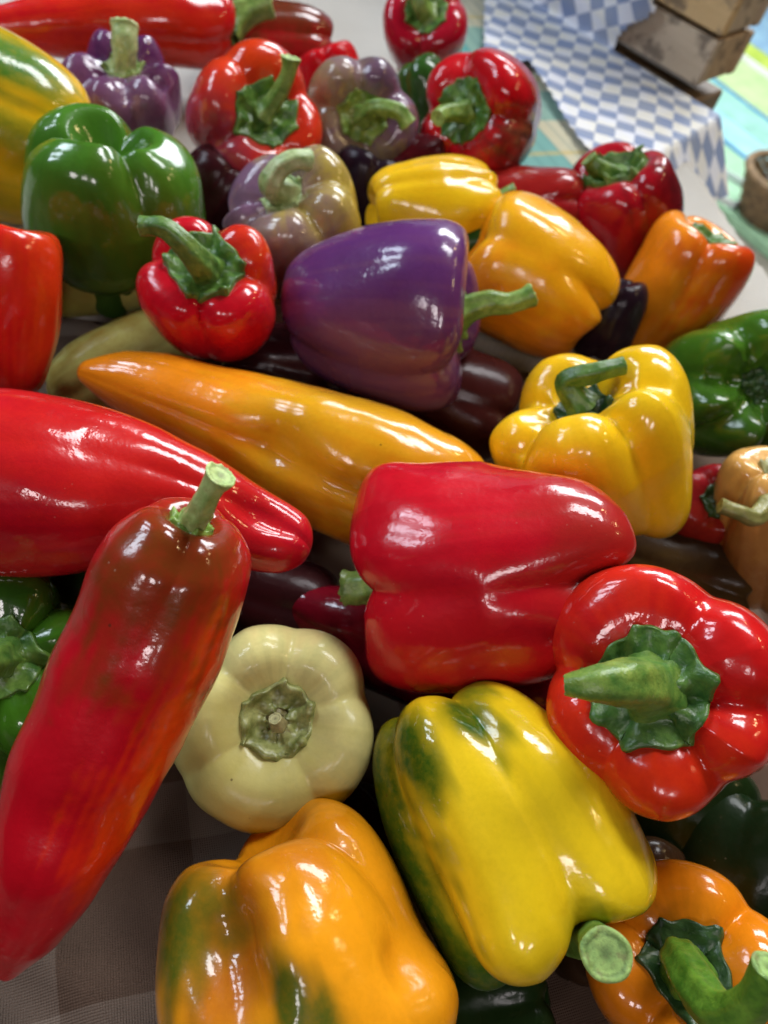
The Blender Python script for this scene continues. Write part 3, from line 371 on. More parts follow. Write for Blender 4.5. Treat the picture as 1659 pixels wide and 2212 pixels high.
  {'id': 'redbrown', 'lab': 'long red pepper with a brown shoulder and upright pale green stem, front left', 'col': (0.5, 0.004, 0.012), 'c1': (0.16, 0.036, 0.006), 'c2': (0.8, 0.035, 0.003), 'patch': [(0, 0.0, 0.03, 1.0), (-30, 0.03, 0.026, 0.9), (30, 0.0, 0.024, 0.9), (-20, 0.12, 0.014, 0.7), (4, 0.12, 0.013, 0.75), (16, 0.22, 0.01, 0.6), (-38, 0.33, 0.007, 0.35)], 'patch2': [(60, 0.22, 0.018, 1.0), (58, 0.42, 0.018, 1.0), (54, 0.62, 0.018, 0.9)], 'val': [-5, 130, 240], 'vd': (0.07, 0.03, 0.05), 'bumps': [(-10, 0.5, -0.035, 0.5), (-25, 0.62, -0.03, 0.4), (10, 0.7, 0.02, 0.4)], 'calyx': {'r': 0.36, 'n': 6, 'c': ((0.12, 0.24, 0.03), (0.26, 0.38, 0.07))}, 'sc': ((0.22, 0.34, 0.08), (0.44, 0.54, 0.2)), 'streak': 0.05, 'horn': 1, 'ref': [0.23047, -0.24415, 0.94195], 'pts': [[-0.05928, 0.13948, 0.186], [-0.0611, 0.12696, 0.168], [-0.06447, 0.10113, 0.143], [-0.06851, 0.07257, 0.12], [-0.0724, 0.04482, 0.1], [-0.07535, 0.02463, 0.082], [-0.07501, 0.00932, 0.072]], 'rad': [0.02066, 0.02574, 0.02675, 0.02505, 0.02064, 0.01438, 0.00635], 'stem': [[-0.05956, 0.1376, 0.1833, 0.00459], [-0.0556, 0.13861, 0.19677, 0.00399], [-0.05337, 0.1405, 0.2046, 0.00376], [-0.05154, 0.14248, 0.20995, 0.00457]]},
  {'id': 'cream', 'lab': 'pale cream pepper with its dry stem end facing up, front centre', 'col': (0.53, 0.49, 0.19), 'c1': (0.4, 0.36, 0.1), 'c2': (0.55, 0.36, 0.16), 'patch': [(130, 0.35, 0.05, 0.8), (180, 0.45, 0.05, 0.7), (90, 0.4, 0.04, 0.4)], 'patch2': [(-20, 0.42, 0.02, 0.6), (20, 0.45, 0.02, 0.5)], 'val': [48, 120, 205, 285, -10], 'vd': (0.12, 0.05, 0.05), 'rec': 0.2, 'calyx': {'r': 0.38, 'n': 6, 'c': ((0.12, 0.14, 0.03), (0.34, 0.36, 0.13)), 'cup': 1, 'rnd': 0.14, 'rel': 1.4}, 'sc': ((0.16, 0.14, 0.05), (0.32, 0.28, 0.13)), 'rough': 0.36, 'coat': 0.35, 'crough': 0.14, 'ref': [-0.2982, 0.88468, 0.35835], 'pts': [[-0.01447, 0.11819, 0.09846], [-0.01933, 0.14586, 0.02154]], 'rad': [0.04368], 'stem': [[-0.01525, 0.12262, 0.08615, 0.0044], [-0.01435, 0.11985, 0.08907, 0.00383], [-0.01636, 0.12006, 0.09304, 0.00247]]},
  {'id': 'redbell', 'lab': 'large glossy red bell pepper on its side, stem stub pointing left, centre', 'col': (0.47, 0.004, 0.013), 'c1': (0.54, 0.014, 0.01), 'c2': (0.3, 0.02, 0.012), 'patch': [(-60, 0.5, 0.05, 0.4)], 'patch2': [(20, 0.98, 0.03, 0.7), (-15, 1.0, 0.03, 0.8)], 'val': [-10, 92, -100, 180], 'vd': (0.2, 0.055, 0.34), 'rec': 0.1, 'tp': 0.1, 'bl': [(-6, 0.06)], 'bumps': [(72, 0.1, 0.1, 0.25), (-45, 0.25, 0.05, 0.4)], 'calyx': {'r': 0.24, 'n': 5, 'c': ((0.035, 0.11, 0.018), (0.14, 0.26, 0.045))}, 'sc': ((0.1, 0.21, 0.03), (0.28, 0.42, 0.1)), 'ref': [-0.15739, -0.58708, 0.79408], 'pts': [[0.005, 0.1987, 0.09202], [0.10679, 0.21828, 0.14398]], 'rad': [0.0527], 'stem': [[0.01315, 0.20027, 0.09618, 0.00908], [0.00274, 0.1958, 0.09015, 0.0079], [-0.00655, 0.19413, 0.08631, 0.00794]]},
  {'id': 'redunder', 'lab': 'dark red long pepper in the shadow beneath the red bell', 'col': (0.17, 0.003, 0.014), 'c1': (0.22, 0.004, 0.012), 'patch': [(0, 0.5, 0.05, 0.5)], 'val': [20, 140, 260], 'vd': (0.1, 0.05, 0.05), 'nocal': 1, 'horn': 1, 'ref': [-0.09515, -0.4806, 0.87177], 'pts': [[0.12427, 0.20103, 0.045], [0.08916, 0.197, 0.045], [0.03875, 0.19571, 0.045], [-0.0077, 0.19869, 0.045], [-0.03864, 0.19873, 0.05]], 'rad': [0.02669, 0.03135, 0.02768, 0.02055, 0.00838]},
  {'id': 'redcap', 'lab': 'red pepper with a large dark green star shaped cap facing up, right edge', 'col': (0.54, 0.008, 0.008), 'c1': (0.66, 0.04, 0.006), 'patch': [(170, 0.3, 0.05, 0.8), (110, 0.4, 0.05, 0.6), (20, 0.4, 0.04, 0.4)], 'val': [80, 152, 215, 262, 330], 'vd': (0.17, 0.1, 0.1), 'rec': 0.08, 'tp': 0.25, 'calyx': {'r': 0.46, 'n': 7, 'c': ((0.03, 0.1, 0.018), (0.11, 0.22, 0.04)), 'lift': 0.03, 'rel': 1.3}, 'sc': ((0.06, 0.16, 0.025), (0.2, 0.3, 0.05)), 'ref': [-0.30069, 0.87119, 0.38809], 'pts': [[0.10892, 0.14568, 0.1637], [0.15231, 0.18058, 0.1063]], 'rad': [0.04426], 'stem': [[0.1117, 0.14792, 0.16002, 0.0103], [0.10296, 0.1409, 0.17231, 0.00896], [0.09157, 0.13419, 0.17976, 0.00739], [0.08168, 0.12943, 0.18111, 0.00546], [0.07472, 0.12825, 0.17765, 0.00306]]},
  {'id': 'yelfront', 'lab': 'big yellow pepper with green streaks, lying in front of the red bell', 'col': (0.78, 0.52, 0.01), 'c1': (0.035, 0.1, 0.006), 'c2': (0.7, 0.42, 0.01), 'patch': [(24, 0.86, 0.013, 1.0), (20, 0.78, 0.009, 0.9), (-12, 0.9, 0.012, 1.0), (45, 0.96, 0.016, 0.9), (-35, 0.98, 0.011, 0.8), (66, 0.75, 0.025, 1.0), (68, 0.5, 0.027, 1.0), (72, 0.25, 0.029, 1.0), (76, 0.05, 0.029, 1.0)], 'val': [-12, 50, -85, 130, 200], 'vd': (0.16, 0.1, 0.12), 'rec': 0.1, 'tp': 0.22, 'bumps': [(-40, 0.4, 0.04, 0.5), (30, 0.12, 0.06, 0.3)], 'calyx': {'r': 0.3, 'n': 6, 'c': ((0.012, 0.045, 0.012), (0.05, 0.11, 0.03))}, 'sc': ((0.08, 0.2, 0.02), (0.22, 0.36, 0.07)), 'ce': 1, 'ref': [-0.24555, -0.32991, 0.91152], 'pts': [[0.12286, 0.07718, 0.08198], [0.04524, 0.14866, 0.09402]], 'rad': [0.04779], 'stem': [[0.11665, 0.0829, 0.08294, 0.00759], [0.12277, 0.07954, 0.07524, 0.0066], [0.11804, 0.07233, 0.11022, 0.00689], [0.1126, 0.06351, 0.13379, 0.00748]]},
  {'id': 'orangefront', 'lab': 'orange pepper with a green streak and a deep fold, at the bottom edge', 'col': (0.74, 0.285, 0.006), 'c1': (0.085, 0.1, 0.008), 'c2': (0.42, 0.12, 0.006), 'patch': [(60, 0.86, 0.017, 1.0), (48, 0.95, 0.014, 0.8), (4, 0.56, 0.0105, 1.0), (-3, 0.42, 0.011, 1.0)], 'patch2': [(30, 0.86, 0.028, 0.9), (34, 0.72, 0.022, 0.9), (-20, 1.0, 0.02, 0.7)], 'val': [28, -60, 140], 'vd': (0.1, 0.1, 0.16), 'bumps': [(28, 0.78, -0.26, 0.34), (18, 0.62, -0.1, 0.2), (4, 0.7, 0.08, 0.24), (-62, 0.32, 0.26, 0.34), (-46, 0.48, -0.1, 0.18), (62, 0.6, 0.05, 0.4)], 'nocal': 1, 'ref': [-0.06521, -0.11957, 0.99068], 'pts': [[0.0512, 0.00237, 0.056], [-0.00802, 0.0768, 0.088]], 'rad': [0.04898]},  # second patch set: brown painted in as the shade of the fold
  {'id': 'orangecorner', 'lab': 'orange pepper with a dark green cap and thick curved stem, bottom right corner', 'col': (0.76, 0.225, 0.006), 'c1': (0.6, 0.15, 0.004), 'patch': [(160, 0.4, 0.05, 0.6)], 'val': [48, 130, 220, 310], 'vd': (0.18, 0.08, 0.08), 'rec': 0.12, 'calyx': {'r': 0.44, 'n': 5, 'c': ((0.012, 0.045, 0.012), (0.05, 0.11, 0.03))}, 'sc': ((0.05, 0.15, 0.012), (0.15, 0.3, 0.03)), 'ref': [-0.26454, 0.95978, 0.09398], 'pts': [[0.1591, 0.0744, 0.09903], [0.19029, 0.08653, 0.04097]], 'rad': [0.03947], 'stem': [[0.1621, 0.07557, 0.09346, 0.00758], [0.14949, 0.07538, 0.11108, 0.00659], [0.1465, 0.06431, 0.12781, 0.00703], [0.14742, 0.05574, 0.14142, 0.00659], [0.14865, 0.05814, 0.15598, 0.00521], [0.14672, 0.06542, 0.16928, 0.00481]]},
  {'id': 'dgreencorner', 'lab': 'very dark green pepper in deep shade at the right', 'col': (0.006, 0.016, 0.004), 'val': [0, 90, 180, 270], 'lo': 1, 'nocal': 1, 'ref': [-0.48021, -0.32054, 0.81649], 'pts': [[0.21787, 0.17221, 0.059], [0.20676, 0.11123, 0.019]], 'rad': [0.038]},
  {'id': 'greenleft', 'lab': 'green pepper with a rough cap cut by the left edge, behind the long red one', 'col': (0.045, 0.145, 0.008), 'c1': (0.018, 0.055, 0.006), 'patch': [(0, 0.4, 0.05, 0.9), (-60, 0.8, 0.04, 0.5)], 'val': [55, -35, -95, 180], 'vd': (0.3, 0.14, 0.1), 'rec': 0.1, 'calyx': {'r': 0.38, 'n': 6, 'c': ((0.035, 0.11, 0.018), (0.14, 0.26, 0.045))}, 'sc': ((0.05, 0.14, 0.02), (0.16, 0.28, 0.05)), 'ref': [-0.30297, 0.856, 0.4189], 'pts': [[-0.13043, 0.11117, 0.08688], [-0.14958, 0.12739, 0.02312]], 'rad': [0.04153], 'stem': [[-0.13196, 0.11247, 0.08178, 0.00726], [-0.12769, 0.10358, 0.10022, 0.00631], [-0.13199, 0.09866, 0.10906, 0.00523]]},
  {'id': 'greenleftlow', 'lab': 'dark green pepper at the left edge under the long red one', 'col': (0.03, 0.09, 0.008), 'val': [0, 120, 240], 'lo': 1, 'nocal': 1, 'ref': [0.33926, -0.21112, 0.9167], 'pts': [[-0.1373, 0.1067, 0.05012], [-0.12917, 0.05912, 0.02988]], 'rad': [0.02415]},
]

# ---------------------------------------------------------------- peppers
def catmull(pts, n):
    """resample control rows with a centripetal-ish Catmull-Rom spline, uniform in arc length"""
    p = np.asarray(pts, float)
    if len(p) == 2:
        t = np.linspace(0, 1, n)[:, None]; return p[0] * (1 - t) + p[1] * t
    q = np.vstack([2 * p[0] - p[1], p, 2 * p[-1] - p[-2]])
    res = []
    m = 24
    for i in range(1, len(q) - 2):
        t = np.linspace(0, 1, m, endpoint=False)[:, None]
        a, b, c, d = q[i - 1], q[i], q[i + 1], q[i + 2]
        res.append(.5 * (2 * b + (c - a) * t + (2 * a - 5 * b + 4 * c - d) * t ** 2 + (3 * b - a - 3 * c + d) * t ** 3))
    res = np.vstack(res + [p[-1:]])
    s = np.concatenate([[0], np.cumsum(np.linalg.norm(np.diff(res, axis=0), axis=1))])
    u = np.linspace(0, s[-1], n)
    return np.stack([np.interp(u, s, res[:, k]) for k in range(res.shape[1])], 1)

def wave_noise(p, wl, rng, n=10):
    """smooth random 3-D field: a sum of plane waves of about the given wavelength"""
    out = np.zeros(p.shape[:-1])
    for _ in range(n):
        d = rng.normal(size=3); d /= np.linalg.norm(d)
        out += np.sin((p @ d) * (2 * math.pi / (wl * rng.uniform(.7, 1.6))) + rng.uniform(0, 6.28))
    return out / math.sqrt(n / 2) * .5

def grid_normals(G):
    dt = np.roll(G, -1, 1) - np.roll(G, 1, 1)
    ds = np.gradient(G, axis=0)
    n = np.cross(ds, dt); l = np.linalg.norm(n, axis=2, keepdims=True); l[l < 1e-12] = 1
    n = n / l
    n[0] = n[1].mean(0) / max(1e-9, np.linalg.norm(n[1].mean(0))); n[-1] = n[-2].mean(0) / max(1e-9, np.linalg.norm(n[-2].mean(0)))
    return n

def pepper_body(k, rng):
    pts = np.array(k['pts']); rad = np.array(k['rad']); lo = k.get('lo')
    far = np.linalg.norm(pts.mean(0) - np.array([0, 0, .4])) > .55
    nS, nT = (64, 80) if lo else ((90, 112) if far else (140, 176))
    d = k.get('rec', .10)
    if k.get('horn'):
        sp = catmull(np.hstack([pts, rad[:, None]]), 240)
        seg = np.concatenate([[0], np.cumsum(np.linalg.norm(np.diff(sp[:, :3], axis=0), axis=1))]); L = seg[-1]
        R0 = rad[0]; Rm = rad.max(); rt = rad[-1]
        prof = [(0, d * 2 * R0), (.25 * R0, d * 1.5 * R0), (.50 * R0, .02 * R0), (.72 * R0, .03 * R0), (.90 * R0, .16 * R0)]
        a = .5 * R0
        while a < L - 1.3 * rt:
            prof.append((float(np.interp(a, seg, sp[:, 3])), a)); a += max(.006, L * .05)
        for ph in (25, 50, 72): prof.append((rt * 1.1 * math.cos(math.radians(ph)), L - rt * 1.2 + rt * 1.2 * math.sin(math.radians(ph))))
        prof.append((0, L))
        R = Rm
    else:
        L = float(np.linalg.norm(pts[1] - pts[0])); R = float(rad[0]); bt = k.get('bot', .09)
        base = [(0, .5 - d), (.22, .5 - d * .9), (.42, .5 - d * .32), (.60, .5), (.80, .475), (.94, .37), (1.0, .18), (.985, -.06),
                (.93, -.25), (.82, -.40), (.64, -.488), (.45, -.5), (.22, -.5 + bt * .7), (0, -.5 + bt)]
        tp = k.get('tp', .08)
        prof = [(r * R * (1 + tp * z), (.5 - z) * L) for r, z in base]
    pr = catmull(prof, nS)
    r, a = np.maximum(pr[:, 0], 0)[:, None], pr[:, 1][:, None]
    r[0] = r[-1] = 0
    th = np.linspace(-math.pi, math.pi, nT, endpoint=False)[None, :]
    an = np.clip(a / L, 0, 1)
    # lobes
    tw = math.radians(k.get('twist', rng.uniform(-14, 14)))
    vd = k.get('vd', (.15, .08, .1))
    V = np.zeros((nS, nT)); W = k.get('vw', .25)
    for v in k['val']:
        wv = W * rng.uniform(.85, 1.2); dv = rng.uniform(.8, 1.15)
        dl = (th - math.radians(v) - tw * (an - .5) + math.pi) % (2 * math.pi) - math.pi
        e = .06
        V = np.maximum(V, dv * np.exp(-(np.sqrt(dl * dl + e * e) - e) / wv))
    dep = np.interp(an, [0, .12, .5, .88, 1], [vd[0], vd[0], vd[1], vd[2], vd[2]])
    rr = r * (1 - V * dep)
    h1, h2 = rng.uniform(0, 6.28, 2)
    rr = rr * (1 + .035 * np.cos(th - h1) + .03 * np.cos(2 * th - h2))
    rn = np.clip(r / R, 0, 1)
    w_sh = (1 - smoothstep(.0, .30, an)) * smoothstep(.15, .6, rn)
    w_bo = smoothstep(.62, 1.0, an) * smoothstep(.05, .55, rn)
    if k.get('horn'): w_bo = w_bo * .25
    e1 = .05 * np.cos(th - rng.uniform(0, 6.28)) + .03 * np.cos(2 * th - rng.uniform(0, 6.28))
    e2 = .05 * np.cos(th - rng.uniform(0, 6.28)) + .035 * np.cos(2 * th - rng.uniform(0, 6.28))
    for (b, amp) in k.get('bl', []):
        dl = (th - math.radians(b) + math.pi) % (2 * math.pi) - math.pi
        e2 = e2 + amp * np.exp(-(dl / .55) ** 2)
    aa = a + R * (w_sh * (V * vd[0] * .9 - e1) + w_bo * (e2 - V * vd[2] * .8))
    # sweep along the spine
    if k.get('horn'):
        S = sp[:, :3]; T = np.gradient(S, axis=0); T /= np.linalg.norm(T, axis=1, keepdims=True)
        c = np.clip(aa, 0, L)
        Pc = np.stack([np.interp(c, seg, S[:, q]) for q in range(3)], -1)
        Tc = np.stack([np.interp(c, seg, T[:, q]) for q in range(3)], -1); Tc /= np.linalg.norm(Tc, axis=-1, keepdims=True)
        Pc = Pc + Tc * (aa - c)[..., None]
    else:
        t = (pts[1] - pts[0]) / L
        Tc = np.broadcast_to(t, (nS, nT, 3)); Pc = pts[0] + aa[..., None] * t
    ref = np.array(k['ref'])
    X = ref - Tc * (Tc @ ref)[..., None]; X /= np.linalg.norm(X, axis=-1, keepdims=True)
    Y = np.cross(-Tc, X)
    G = Pc + rr[..., None] * (np.cos(th)[..., None] * X + np.sin(th)[..., None] * Y)
    # dents, bumps, natural unevenness
    N = grid_normals(G)
    fade = smoothstep(.0, .06, np.linspace(0, 1, nS))[:, None]
    disp = R * k.get('nz', .045) * wave_noise(G, R * 1.5, rng) + R * .006 * wave_noise(G, R * .55, rng)
    def surf(tt, ua):
        i = int(np.argmin(np.abs(an[:, 0] - ua) + (rn[:, 0] < .45) * (0 < ua < 1) * .3)); j = int(round((tt + 180) / 360 * nT)) % nT
        return G[i, j]
    for (tt, ua, amp, br) in k.get('bumps', []):
        q = np.linalg.norm(G - surf(tt, ua), axis=2) / (br * R)
        disp = disp + amp * R * np.exp(-q * q)
    G2 = G + N * (disp * fade)[..., None]
    N2 = grid_normals(G2)
    # colour patches: ripening blotches, plus shade painted into one fold, streaked along the fruit
    masks = []
    wob = 1 + .22 * wave_noise(G * 1.0, R * .7, rng) + .14 * wave_noise(G, R * .22, rng)
    A0 = Tc[0, 0]
    # streaks that run from stem to tip along the fruit
    st = np.zeros((nS, nT)); pa = a / R
    for q in range(26):
        f = int(rng.integers(5, 46)); st = st + np.sin(f * th + rng.uniform(0, 6.28) + 1.3 * np.sin(pa * rng.uniform(.5, 1.6) + rng.uniform(0, 6.28))) * np.sin(pa * rng.uniform(.3, 1.4) + rng.uniform(0, 6.28)) / (1 + f / 30)
    st = st / 2.1
    wob = wob * (1 + .17 * st)
    for key in ('patch', 'patch2'):
        m = np.zeros((nS, nT))
        for (tt, ua, pr_, sg) in k.get(key, []):
            dv = G - surf(tt, min(max(ua, 0), 1)); al = dv @ A0
            q = np.sqrt(np.maximum(0, (dv * dv).sum(2) - .78 * al * al)) / pr_
            m = np.maximum(m, sg * (1 - smoothstep(.22, 1.2, q * wob)))
        masks.append(m)
    masks.append(np.clip(.5 + .5 * st, 0, 1))
    return G2, N2, masks, R

def close_grid(G):
    nS, nT = G.shape[:2]
    i, j = np.meshgrid(np.arange(nS - 1), np.arange(nT), indexing='ij')
    a = i * nT + j; b = i * nT + (j + 1) % nT
    return np.stack([a, a + nT, b + nT, b], -1).reshape(-1, 4)

def body_mesh(name, G, N, masks, mat, parent, base):
    nS, nT = G.shape[:2]
    H = G.copy(); H[0] = G[0].mean(0); H[-1] = G[-1].mean(0)
    # keep pole rings open by a hair so that all faces are quads of real size
    H[0] = H[0] + (G[1] - H[0]) * .05; H[-1] = H[-1] + (G[-2] - H[-1]) * .05
    return link_mesh(name, H.reshape(-1, 3) - base, close_grid(H), mat, parent,
                     attrs={'blush': masks[0].ravel(), 'blotch': masks[1].ravel(), 'streak': masks[2].ravel()})

def calyx_mesh(G, N, R, c, rng, mat, parent, base):
    """leafy cap: follows the shoulder of the fruit, star-shaped rim, ridged and bumpy"""
    nS, nT = G.shape[:2]
    ax0 = G[0].mean(0)
    d = np.linalg.norm(G - ax0, axis=2)
    nr, nt = 26, 120
    n = c['n']; ph = rng.uniform(0, 6.28)
    ths = np.linspace(0, 2 * math.pi, nt, endpoint=False)
    jit = rng.uniform(-.22, .22, n); amp = rng.uniform(.65, 1.25, n)
    ang = np.sort((ph + (np.arange(n) + jit) * 2 * math.pi / n) % (2 * math.pi))
    rim = np.zeros(nt); tipw = np.zeros(nt)
    for m in range(n):
        a0, a1 = ang[m], ang[(m + 1) % n] + (2 * math.pi if m == n - 1 else 0)
        for q in range(nt):
            t = ths[q] if ths[q] >= ang[0] else ths[q] + 2 * math.pi
            if a0 <= t < a1:
                f = (t - a0) / (a1 - a0)
                # straight polygon side between two corners, slightly hollow
                k0, k1 = 1 + .10 * amp[m], 1 + .10 * amp[(m + 1) % n]
                gam = a1 - a0
                rim[q] = k0 * k1 * math.sin(gam) / (k0 * math.sin(f * gam) + k1 * math.sin((1 - f) * gam) + 1e-9) * (1 + c.get('rnd', .09) * math.sin(math.pi * f))
                tipw[q] = max(math.exp(-(f * gam / .09) ** 2), math.exp(-((1 - f) * gam / .09) ** 2))
    rim = rim * (1 + .03 * np.sin(ths * 9 + ph)) + .10 * tipw
    rc = c['r'] * R
    V = np.zeros((nr, nt, 3))
    rho = np.linspace(0.02, 1, nr - 4)
    lim = int(nS * .45)
    for q in range(nt):
        jf = (ths[q]) / (2 * math.pi) * nT; j0 = int(jf) % nT; j1 = (j0 + 1) % nT; f = jf - int(jf)
        g = G[:lim, j0] * (1 - f) + G[:lim, j1] * f; nn = N[:lim, j0] * (1 - f) + N[:lim, j1] * f
        dd = np.linalg.norm(g - ax0, axis=1); dd = np.maximum.accumulate(dd + np.arange(lim) * 1e-7)
        for m in range(nr - 4):
            x = rho[m] * rim[q] * rc
            gp = np.array([np.interp(x, dd, g[:, w]) for w in range(3)]); np_ = np.array([np.interp(x, dd, nn[:, w]) for w in range(3)])
            th_ = .0016 * c.get('rel', 1.) + .0013 * (1 - rho[m]) + .0016 * math.exp(-((rho[m] - .42) / .13) ** 2) * (1.6 if c.get('cup') else 1)
            th_ += c.get('lift', .02) * R * tipw[q] * smoothstep(.75, 1., rho[m]) + c.get('lift', .0) * R * .35 * smoothstep(.6, 1., rho[m])
            V[m, q] = gp + np_ * th_
        top = V[nr - 5, q]; und = gp - np_ * .001
        for m in range(4): V[nr - 4 + m, q] = top + (und - top) * (m + 1) / 4 - (np_ * 0)
    NN = grid_normals(V)
    relief = c.get('rel', 1.) * .0009 * wave_noise(V, .010, rng) + c.get('rel', 1.) * .0003 * wave_noise(V, .005, rng)
    rib = .0007 * np.cos(ths * n - ph)[None, :] * np.linspace(1, 1, nr)[:, None]
    w = np.concatenate([np.ones(nr - 4), [.5, .2, 0, 0]])[:, None]
    V2 = V + NN * ((relief + rib) * w)[..., None]
    return link_mesh('calyx', V2.reshape(-1, 3) - base, close_grid(V2), mat, parent)

def stem_mesh(st, rng, mat, cut_mat, parent, base, big_end):
    st = np.array(st)
    sp = catmull(st, 44); S = sp[:, :3]; rad = sp[:, 3].copy()
    n = len(sp); nt = 36
    u = np.linspace(0, 1, n)
    rad *= 1 + .30 * np.exp(-(u / .10) ** 2) + .12 * np.exp(-((1 - u) / .06) ** 2)
    T = np.gradient(S, axis=0); T /= np.linalg.norm(T, axis=1, keepdims=True)
    x = np.cross(T[0], [.3, .2, .9]); x /= np.linalg.norm(x)
    V = np.zeros((n, nt, 3)); th = np.linspace(0, 2 * math.pi, nt, endpoint=False)
    k = rng.integers(5, 7); ph = rng.uniform(0, 6.28)
    for i in range(n):
        x = x - T[i] * (T[i] @ x); x /= np.linalg.norm(x); y = np.cross(T[i], x)
        rr = rad[i] * (1 + .075 * (1 - .8 * u[i] ** 3) * np.cos(k * th + ph + u[i] * .7) + .03 * np.cos(2 * th + ph))
        V[i] = S[i] + rr[:, None] * (np.cos(th)[:, None] * x + np.sin(th)[:, None] * y)
    NN = grid_normals(V)
    if (np.einsum('ijk,ijk->ij', NN, V - S[:, None]) < 0).mean() > .5: NN = -NN
    V2 = V + NN * (.05 * rad[:, None] * wave_noise(V, rad.mean() * 1.6, rng) + .022 * rad[:, None] * wave_noise(V, rad.mean() * .6, rng))[..., None]
    f = close_grid(V2)[:, ::-1]
    stem = link_mesh('stem', V2.reshape(-1, 3) - base, f.copy(), mat, parent)
    # cut end, a little hollow, with a ragged lip
    rings = [1.0, .96, .88, .80, .70, .5, .3, .12, .01]; dz = [0, .07, .09, .05, -.01, .0, -.03, -.07, -.07]
    c0 = S[-1]; C = np.zeros((len(rings), nt, 3)); lip = rng.normal(size=nt) * .05
    for m, (q, z) in enumerate(zip(rings, dz)):
        C[m] = c0 + (V2[-1] - c0) * q + T[-1] * rad[-1] * (z + (lip * (m in (1, 2, 3)))[:, None])
    link_mesh('cut_end', C.reshape(-1, 3) - base, close_grid(C)[:, ::-1].copy(), cut_mat, stem,
              attrs={'ring': np.repeat(rings, nt)})
    return stem

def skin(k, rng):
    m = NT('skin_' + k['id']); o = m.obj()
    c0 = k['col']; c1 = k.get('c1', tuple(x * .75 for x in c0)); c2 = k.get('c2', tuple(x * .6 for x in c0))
    big = m.noise(o, 22, 3, .55); fine = m.noise(o, 160, 4, .6)
    base = m.mix(m.ramp(big, [(.35, 0.), (.68, 1.)]), c0, tuple(min(.9, x * 1.18 + .004) for x in c0))
    sk = m.n('ShaderNodeAttribute', attribute_name='streak').outputs['Fac']; ss = k.get('streak', .16)
    base = m.mix(m.math('MULTIPLY', m.ramp(sk, [(.40, 0.), (.85, 1.)]), ss), base, k.get('sk', tuple(x * .55 for x in c0)))
    def att(nm):
        a = m.n('ShaderNodeAttribute', attribute_name=nm); f = a.outputs['Fac']
        w = m.math('ADD', f, m.math('MULTIPLY', m.math('SUBTRACT', fine, .5), m.math('MULTIPLY', f, .55)), True)
        w = m.math('ADD', w, m.math('MULTIPLY', m.math('SUBTRACT', big, .5), m.math('MULTIPLY', f, .5)), True)
        return w
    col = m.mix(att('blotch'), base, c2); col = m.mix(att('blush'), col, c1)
    # faint mottling, pale dust specks and a few dark pin marks
    col = m.mix(m.ramp(m.noise(o, 420, 3, .65), [(.40, .0), (.75, .16)]), col, tuple(x * .62 for x in c0))
    vor = m.n('ShaderNodeTexVoronoi', i_Scale=260., i_Randomness=1.); m.l(o, vor.inputs['Vector'])
    gate = m.ramp(m.noise(o, 45, 2), [(.57, 0.), (.70, 1.)])
    speck = m.math('MULTIPLY', m.ramp(vor.outputs['Distance'], [(.075, 1.), (.12, 0.)]), gate)
    col = m.mix(m.math('MULTIPLY', speck, .20), col, (.78, .66, .48))
    vor2 = m.n('ShaderNodeTexVoronoi', i_Scale=38., i_Randomness=1.); m.l(o, vor2.inputs['Vector'])
    col = m.mix(m.math('MULTIPLY', m.ramp(vor2.outputs['Distance'], [(.014, 1.), (.026, 0.)]), .7), col, (.05, .022, .01))
    m.l(col, m.b.inputs['Base Color'])
    # waxy skin: a hazy lobe under a thin clear one, scuffed here and there
    rough = k.get('rough', .27)
    rg = m.n('ShaderNodeMapRange', i_From_Min=.35, i_From_Max=.7, i_To_Min=rough * .85, i_To_Max=rough * 1.35); m.l(big, rg.inputs['Value'])
    m.l(m.math('ADD', rg.outputs[0], m.math('MULTIPLY', speck, .25)), m.b.inputs['Roughness'])
    m.b.inputs['IOR'].default_value = 1.42
    m.b.inputs['Specular IOR Level'].default_value = .12
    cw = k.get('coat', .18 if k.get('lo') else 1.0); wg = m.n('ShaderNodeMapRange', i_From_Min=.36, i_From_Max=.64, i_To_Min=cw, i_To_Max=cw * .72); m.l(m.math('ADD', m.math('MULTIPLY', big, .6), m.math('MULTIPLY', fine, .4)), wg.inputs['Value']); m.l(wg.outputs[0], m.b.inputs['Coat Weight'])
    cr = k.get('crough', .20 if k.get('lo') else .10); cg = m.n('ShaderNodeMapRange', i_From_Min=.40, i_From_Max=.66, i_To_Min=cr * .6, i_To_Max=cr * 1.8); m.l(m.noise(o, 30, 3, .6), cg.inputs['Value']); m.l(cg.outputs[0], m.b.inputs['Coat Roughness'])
    m.b.inputs['Coat IOR'].default_value = 1.47
    nrm = m.bump(m.noise(o, 80, 2, .5, .4), .00028)
    nrm = m.bump(m.noise(o, 330, 2, .6), .00010, 1., nrm)
    m.l(nrm, m.b.inputs['Normal']); m.l(nrm, m.b.inputs['Coat Normal'])
    return m.mat

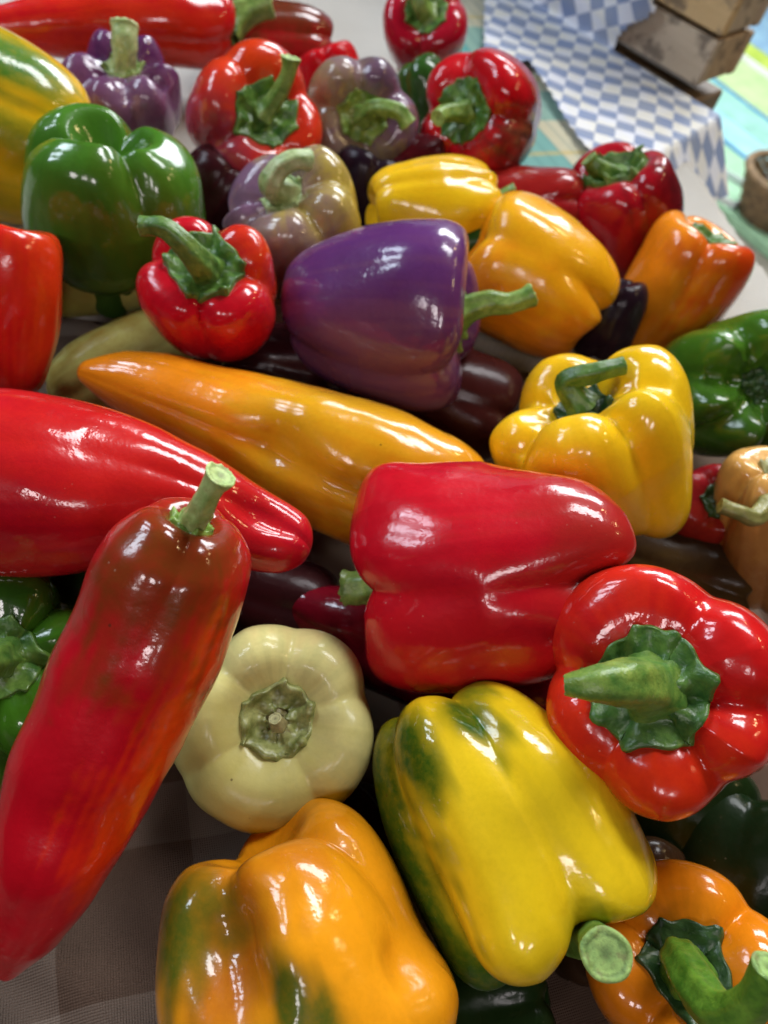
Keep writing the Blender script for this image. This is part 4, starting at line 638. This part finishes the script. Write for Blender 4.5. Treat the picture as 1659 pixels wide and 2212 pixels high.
_green = {}
def green_mat(kind, cc):
    key = (kind, cc)
    if key in _green: return _green[key]
    m = NT(kind); o = m.obj(); dk, lt = cc
    f = m.noise(o, 130, 4, .6, .3)
    col = m.mix(m.ramp(f, [(.34, 0.), (.66, 1.)]), dk, lt)
    col = m.mix(m.ramp(m.noise(o, 600, 3, .6), [(.45, 0.), (.72, .35)]), col, tuple(x * .55 for x in dk))
    if kind == 'cut_end':
        rg = m.n('ShaderNodeAttribute', attribute_name='ring').outputs['Fac']
        rg = m.math('ADD', rg, m.math('MULTIPLY', m.math('SUBTRACT', m.noise(o, 300, 3), .5), .35))
        col = m.mix(m.ramp(rg, [(.10, .85), (.35, .15), (.62, 0.), (.74, .55), (.84, 0.)]), col, tuple(x * .45 for x in dk))
        col = m.mix(m.ramp(m.noise(o, 210, 3, .6), [(.54, 0.), (.68, .5)]), col, (.20, .15, .06))
        v = m.n('ShaderNodeTexVoronoi', i_Scale=700.); m.l(o, v.inputs['Vector'])
        col = m.mix(m.ramp(v.outputs['Distance'], [(.1, .3), (.4, 0.)]), col, (.10, .12, .04))
    m.l(col, m.b.inputs['Base Color'])
    m.b.inputs['Roughness'].default_value = .34 if kind != 'cut_end' else .55
    m.b.inputs['Subsurface Weight'].default_value = 0; m.b.inputs['Subsurface Scale'].default_value = .002
    n1 = m.bump(m.noise(o, 240, 4, .65), .0006 if kind == 'calyx' else .0006)
    m.l(n1, m.b.inputs['Normal']); _green[key] = m.mat
    return m.mat

GROUP = 'sweet peppers heaped on the tablecloth'
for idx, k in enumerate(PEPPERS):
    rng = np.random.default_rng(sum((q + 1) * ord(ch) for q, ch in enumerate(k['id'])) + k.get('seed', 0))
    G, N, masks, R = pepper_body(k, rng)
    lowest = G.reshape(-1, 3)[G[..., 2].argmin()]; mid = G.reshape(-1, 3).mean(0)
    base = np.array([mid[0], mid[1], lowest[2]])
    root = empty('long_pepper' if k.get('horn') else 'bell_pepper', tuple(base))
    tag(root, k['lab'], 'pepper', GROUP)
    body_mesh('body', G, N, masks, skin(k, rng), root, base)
    if not k.get('nocal'):
        c = k['calyx']; cc = tuple(map(tuple, c['c']))
        cal = calyx_mesh(G, N, R if not k.get('horn') else k['rad'][0], c, rng, green_mat('calyx', cc), root, base)
        if k.get('stem'):
            sc = tuple(map(tuple, k.get('sc', ((.10, .21, .03), (.28, .42, .10)))))
            ce = tuple(tuple(min(.8, x * 1.1 + y) for x, y in zip(q, (.14, .16, .08))) for q in sc)
            stem_mesh(k['stem'], rng, green_mat('stem', sc), green_mat('cut_end', ce), root, base, k.get('ce'))
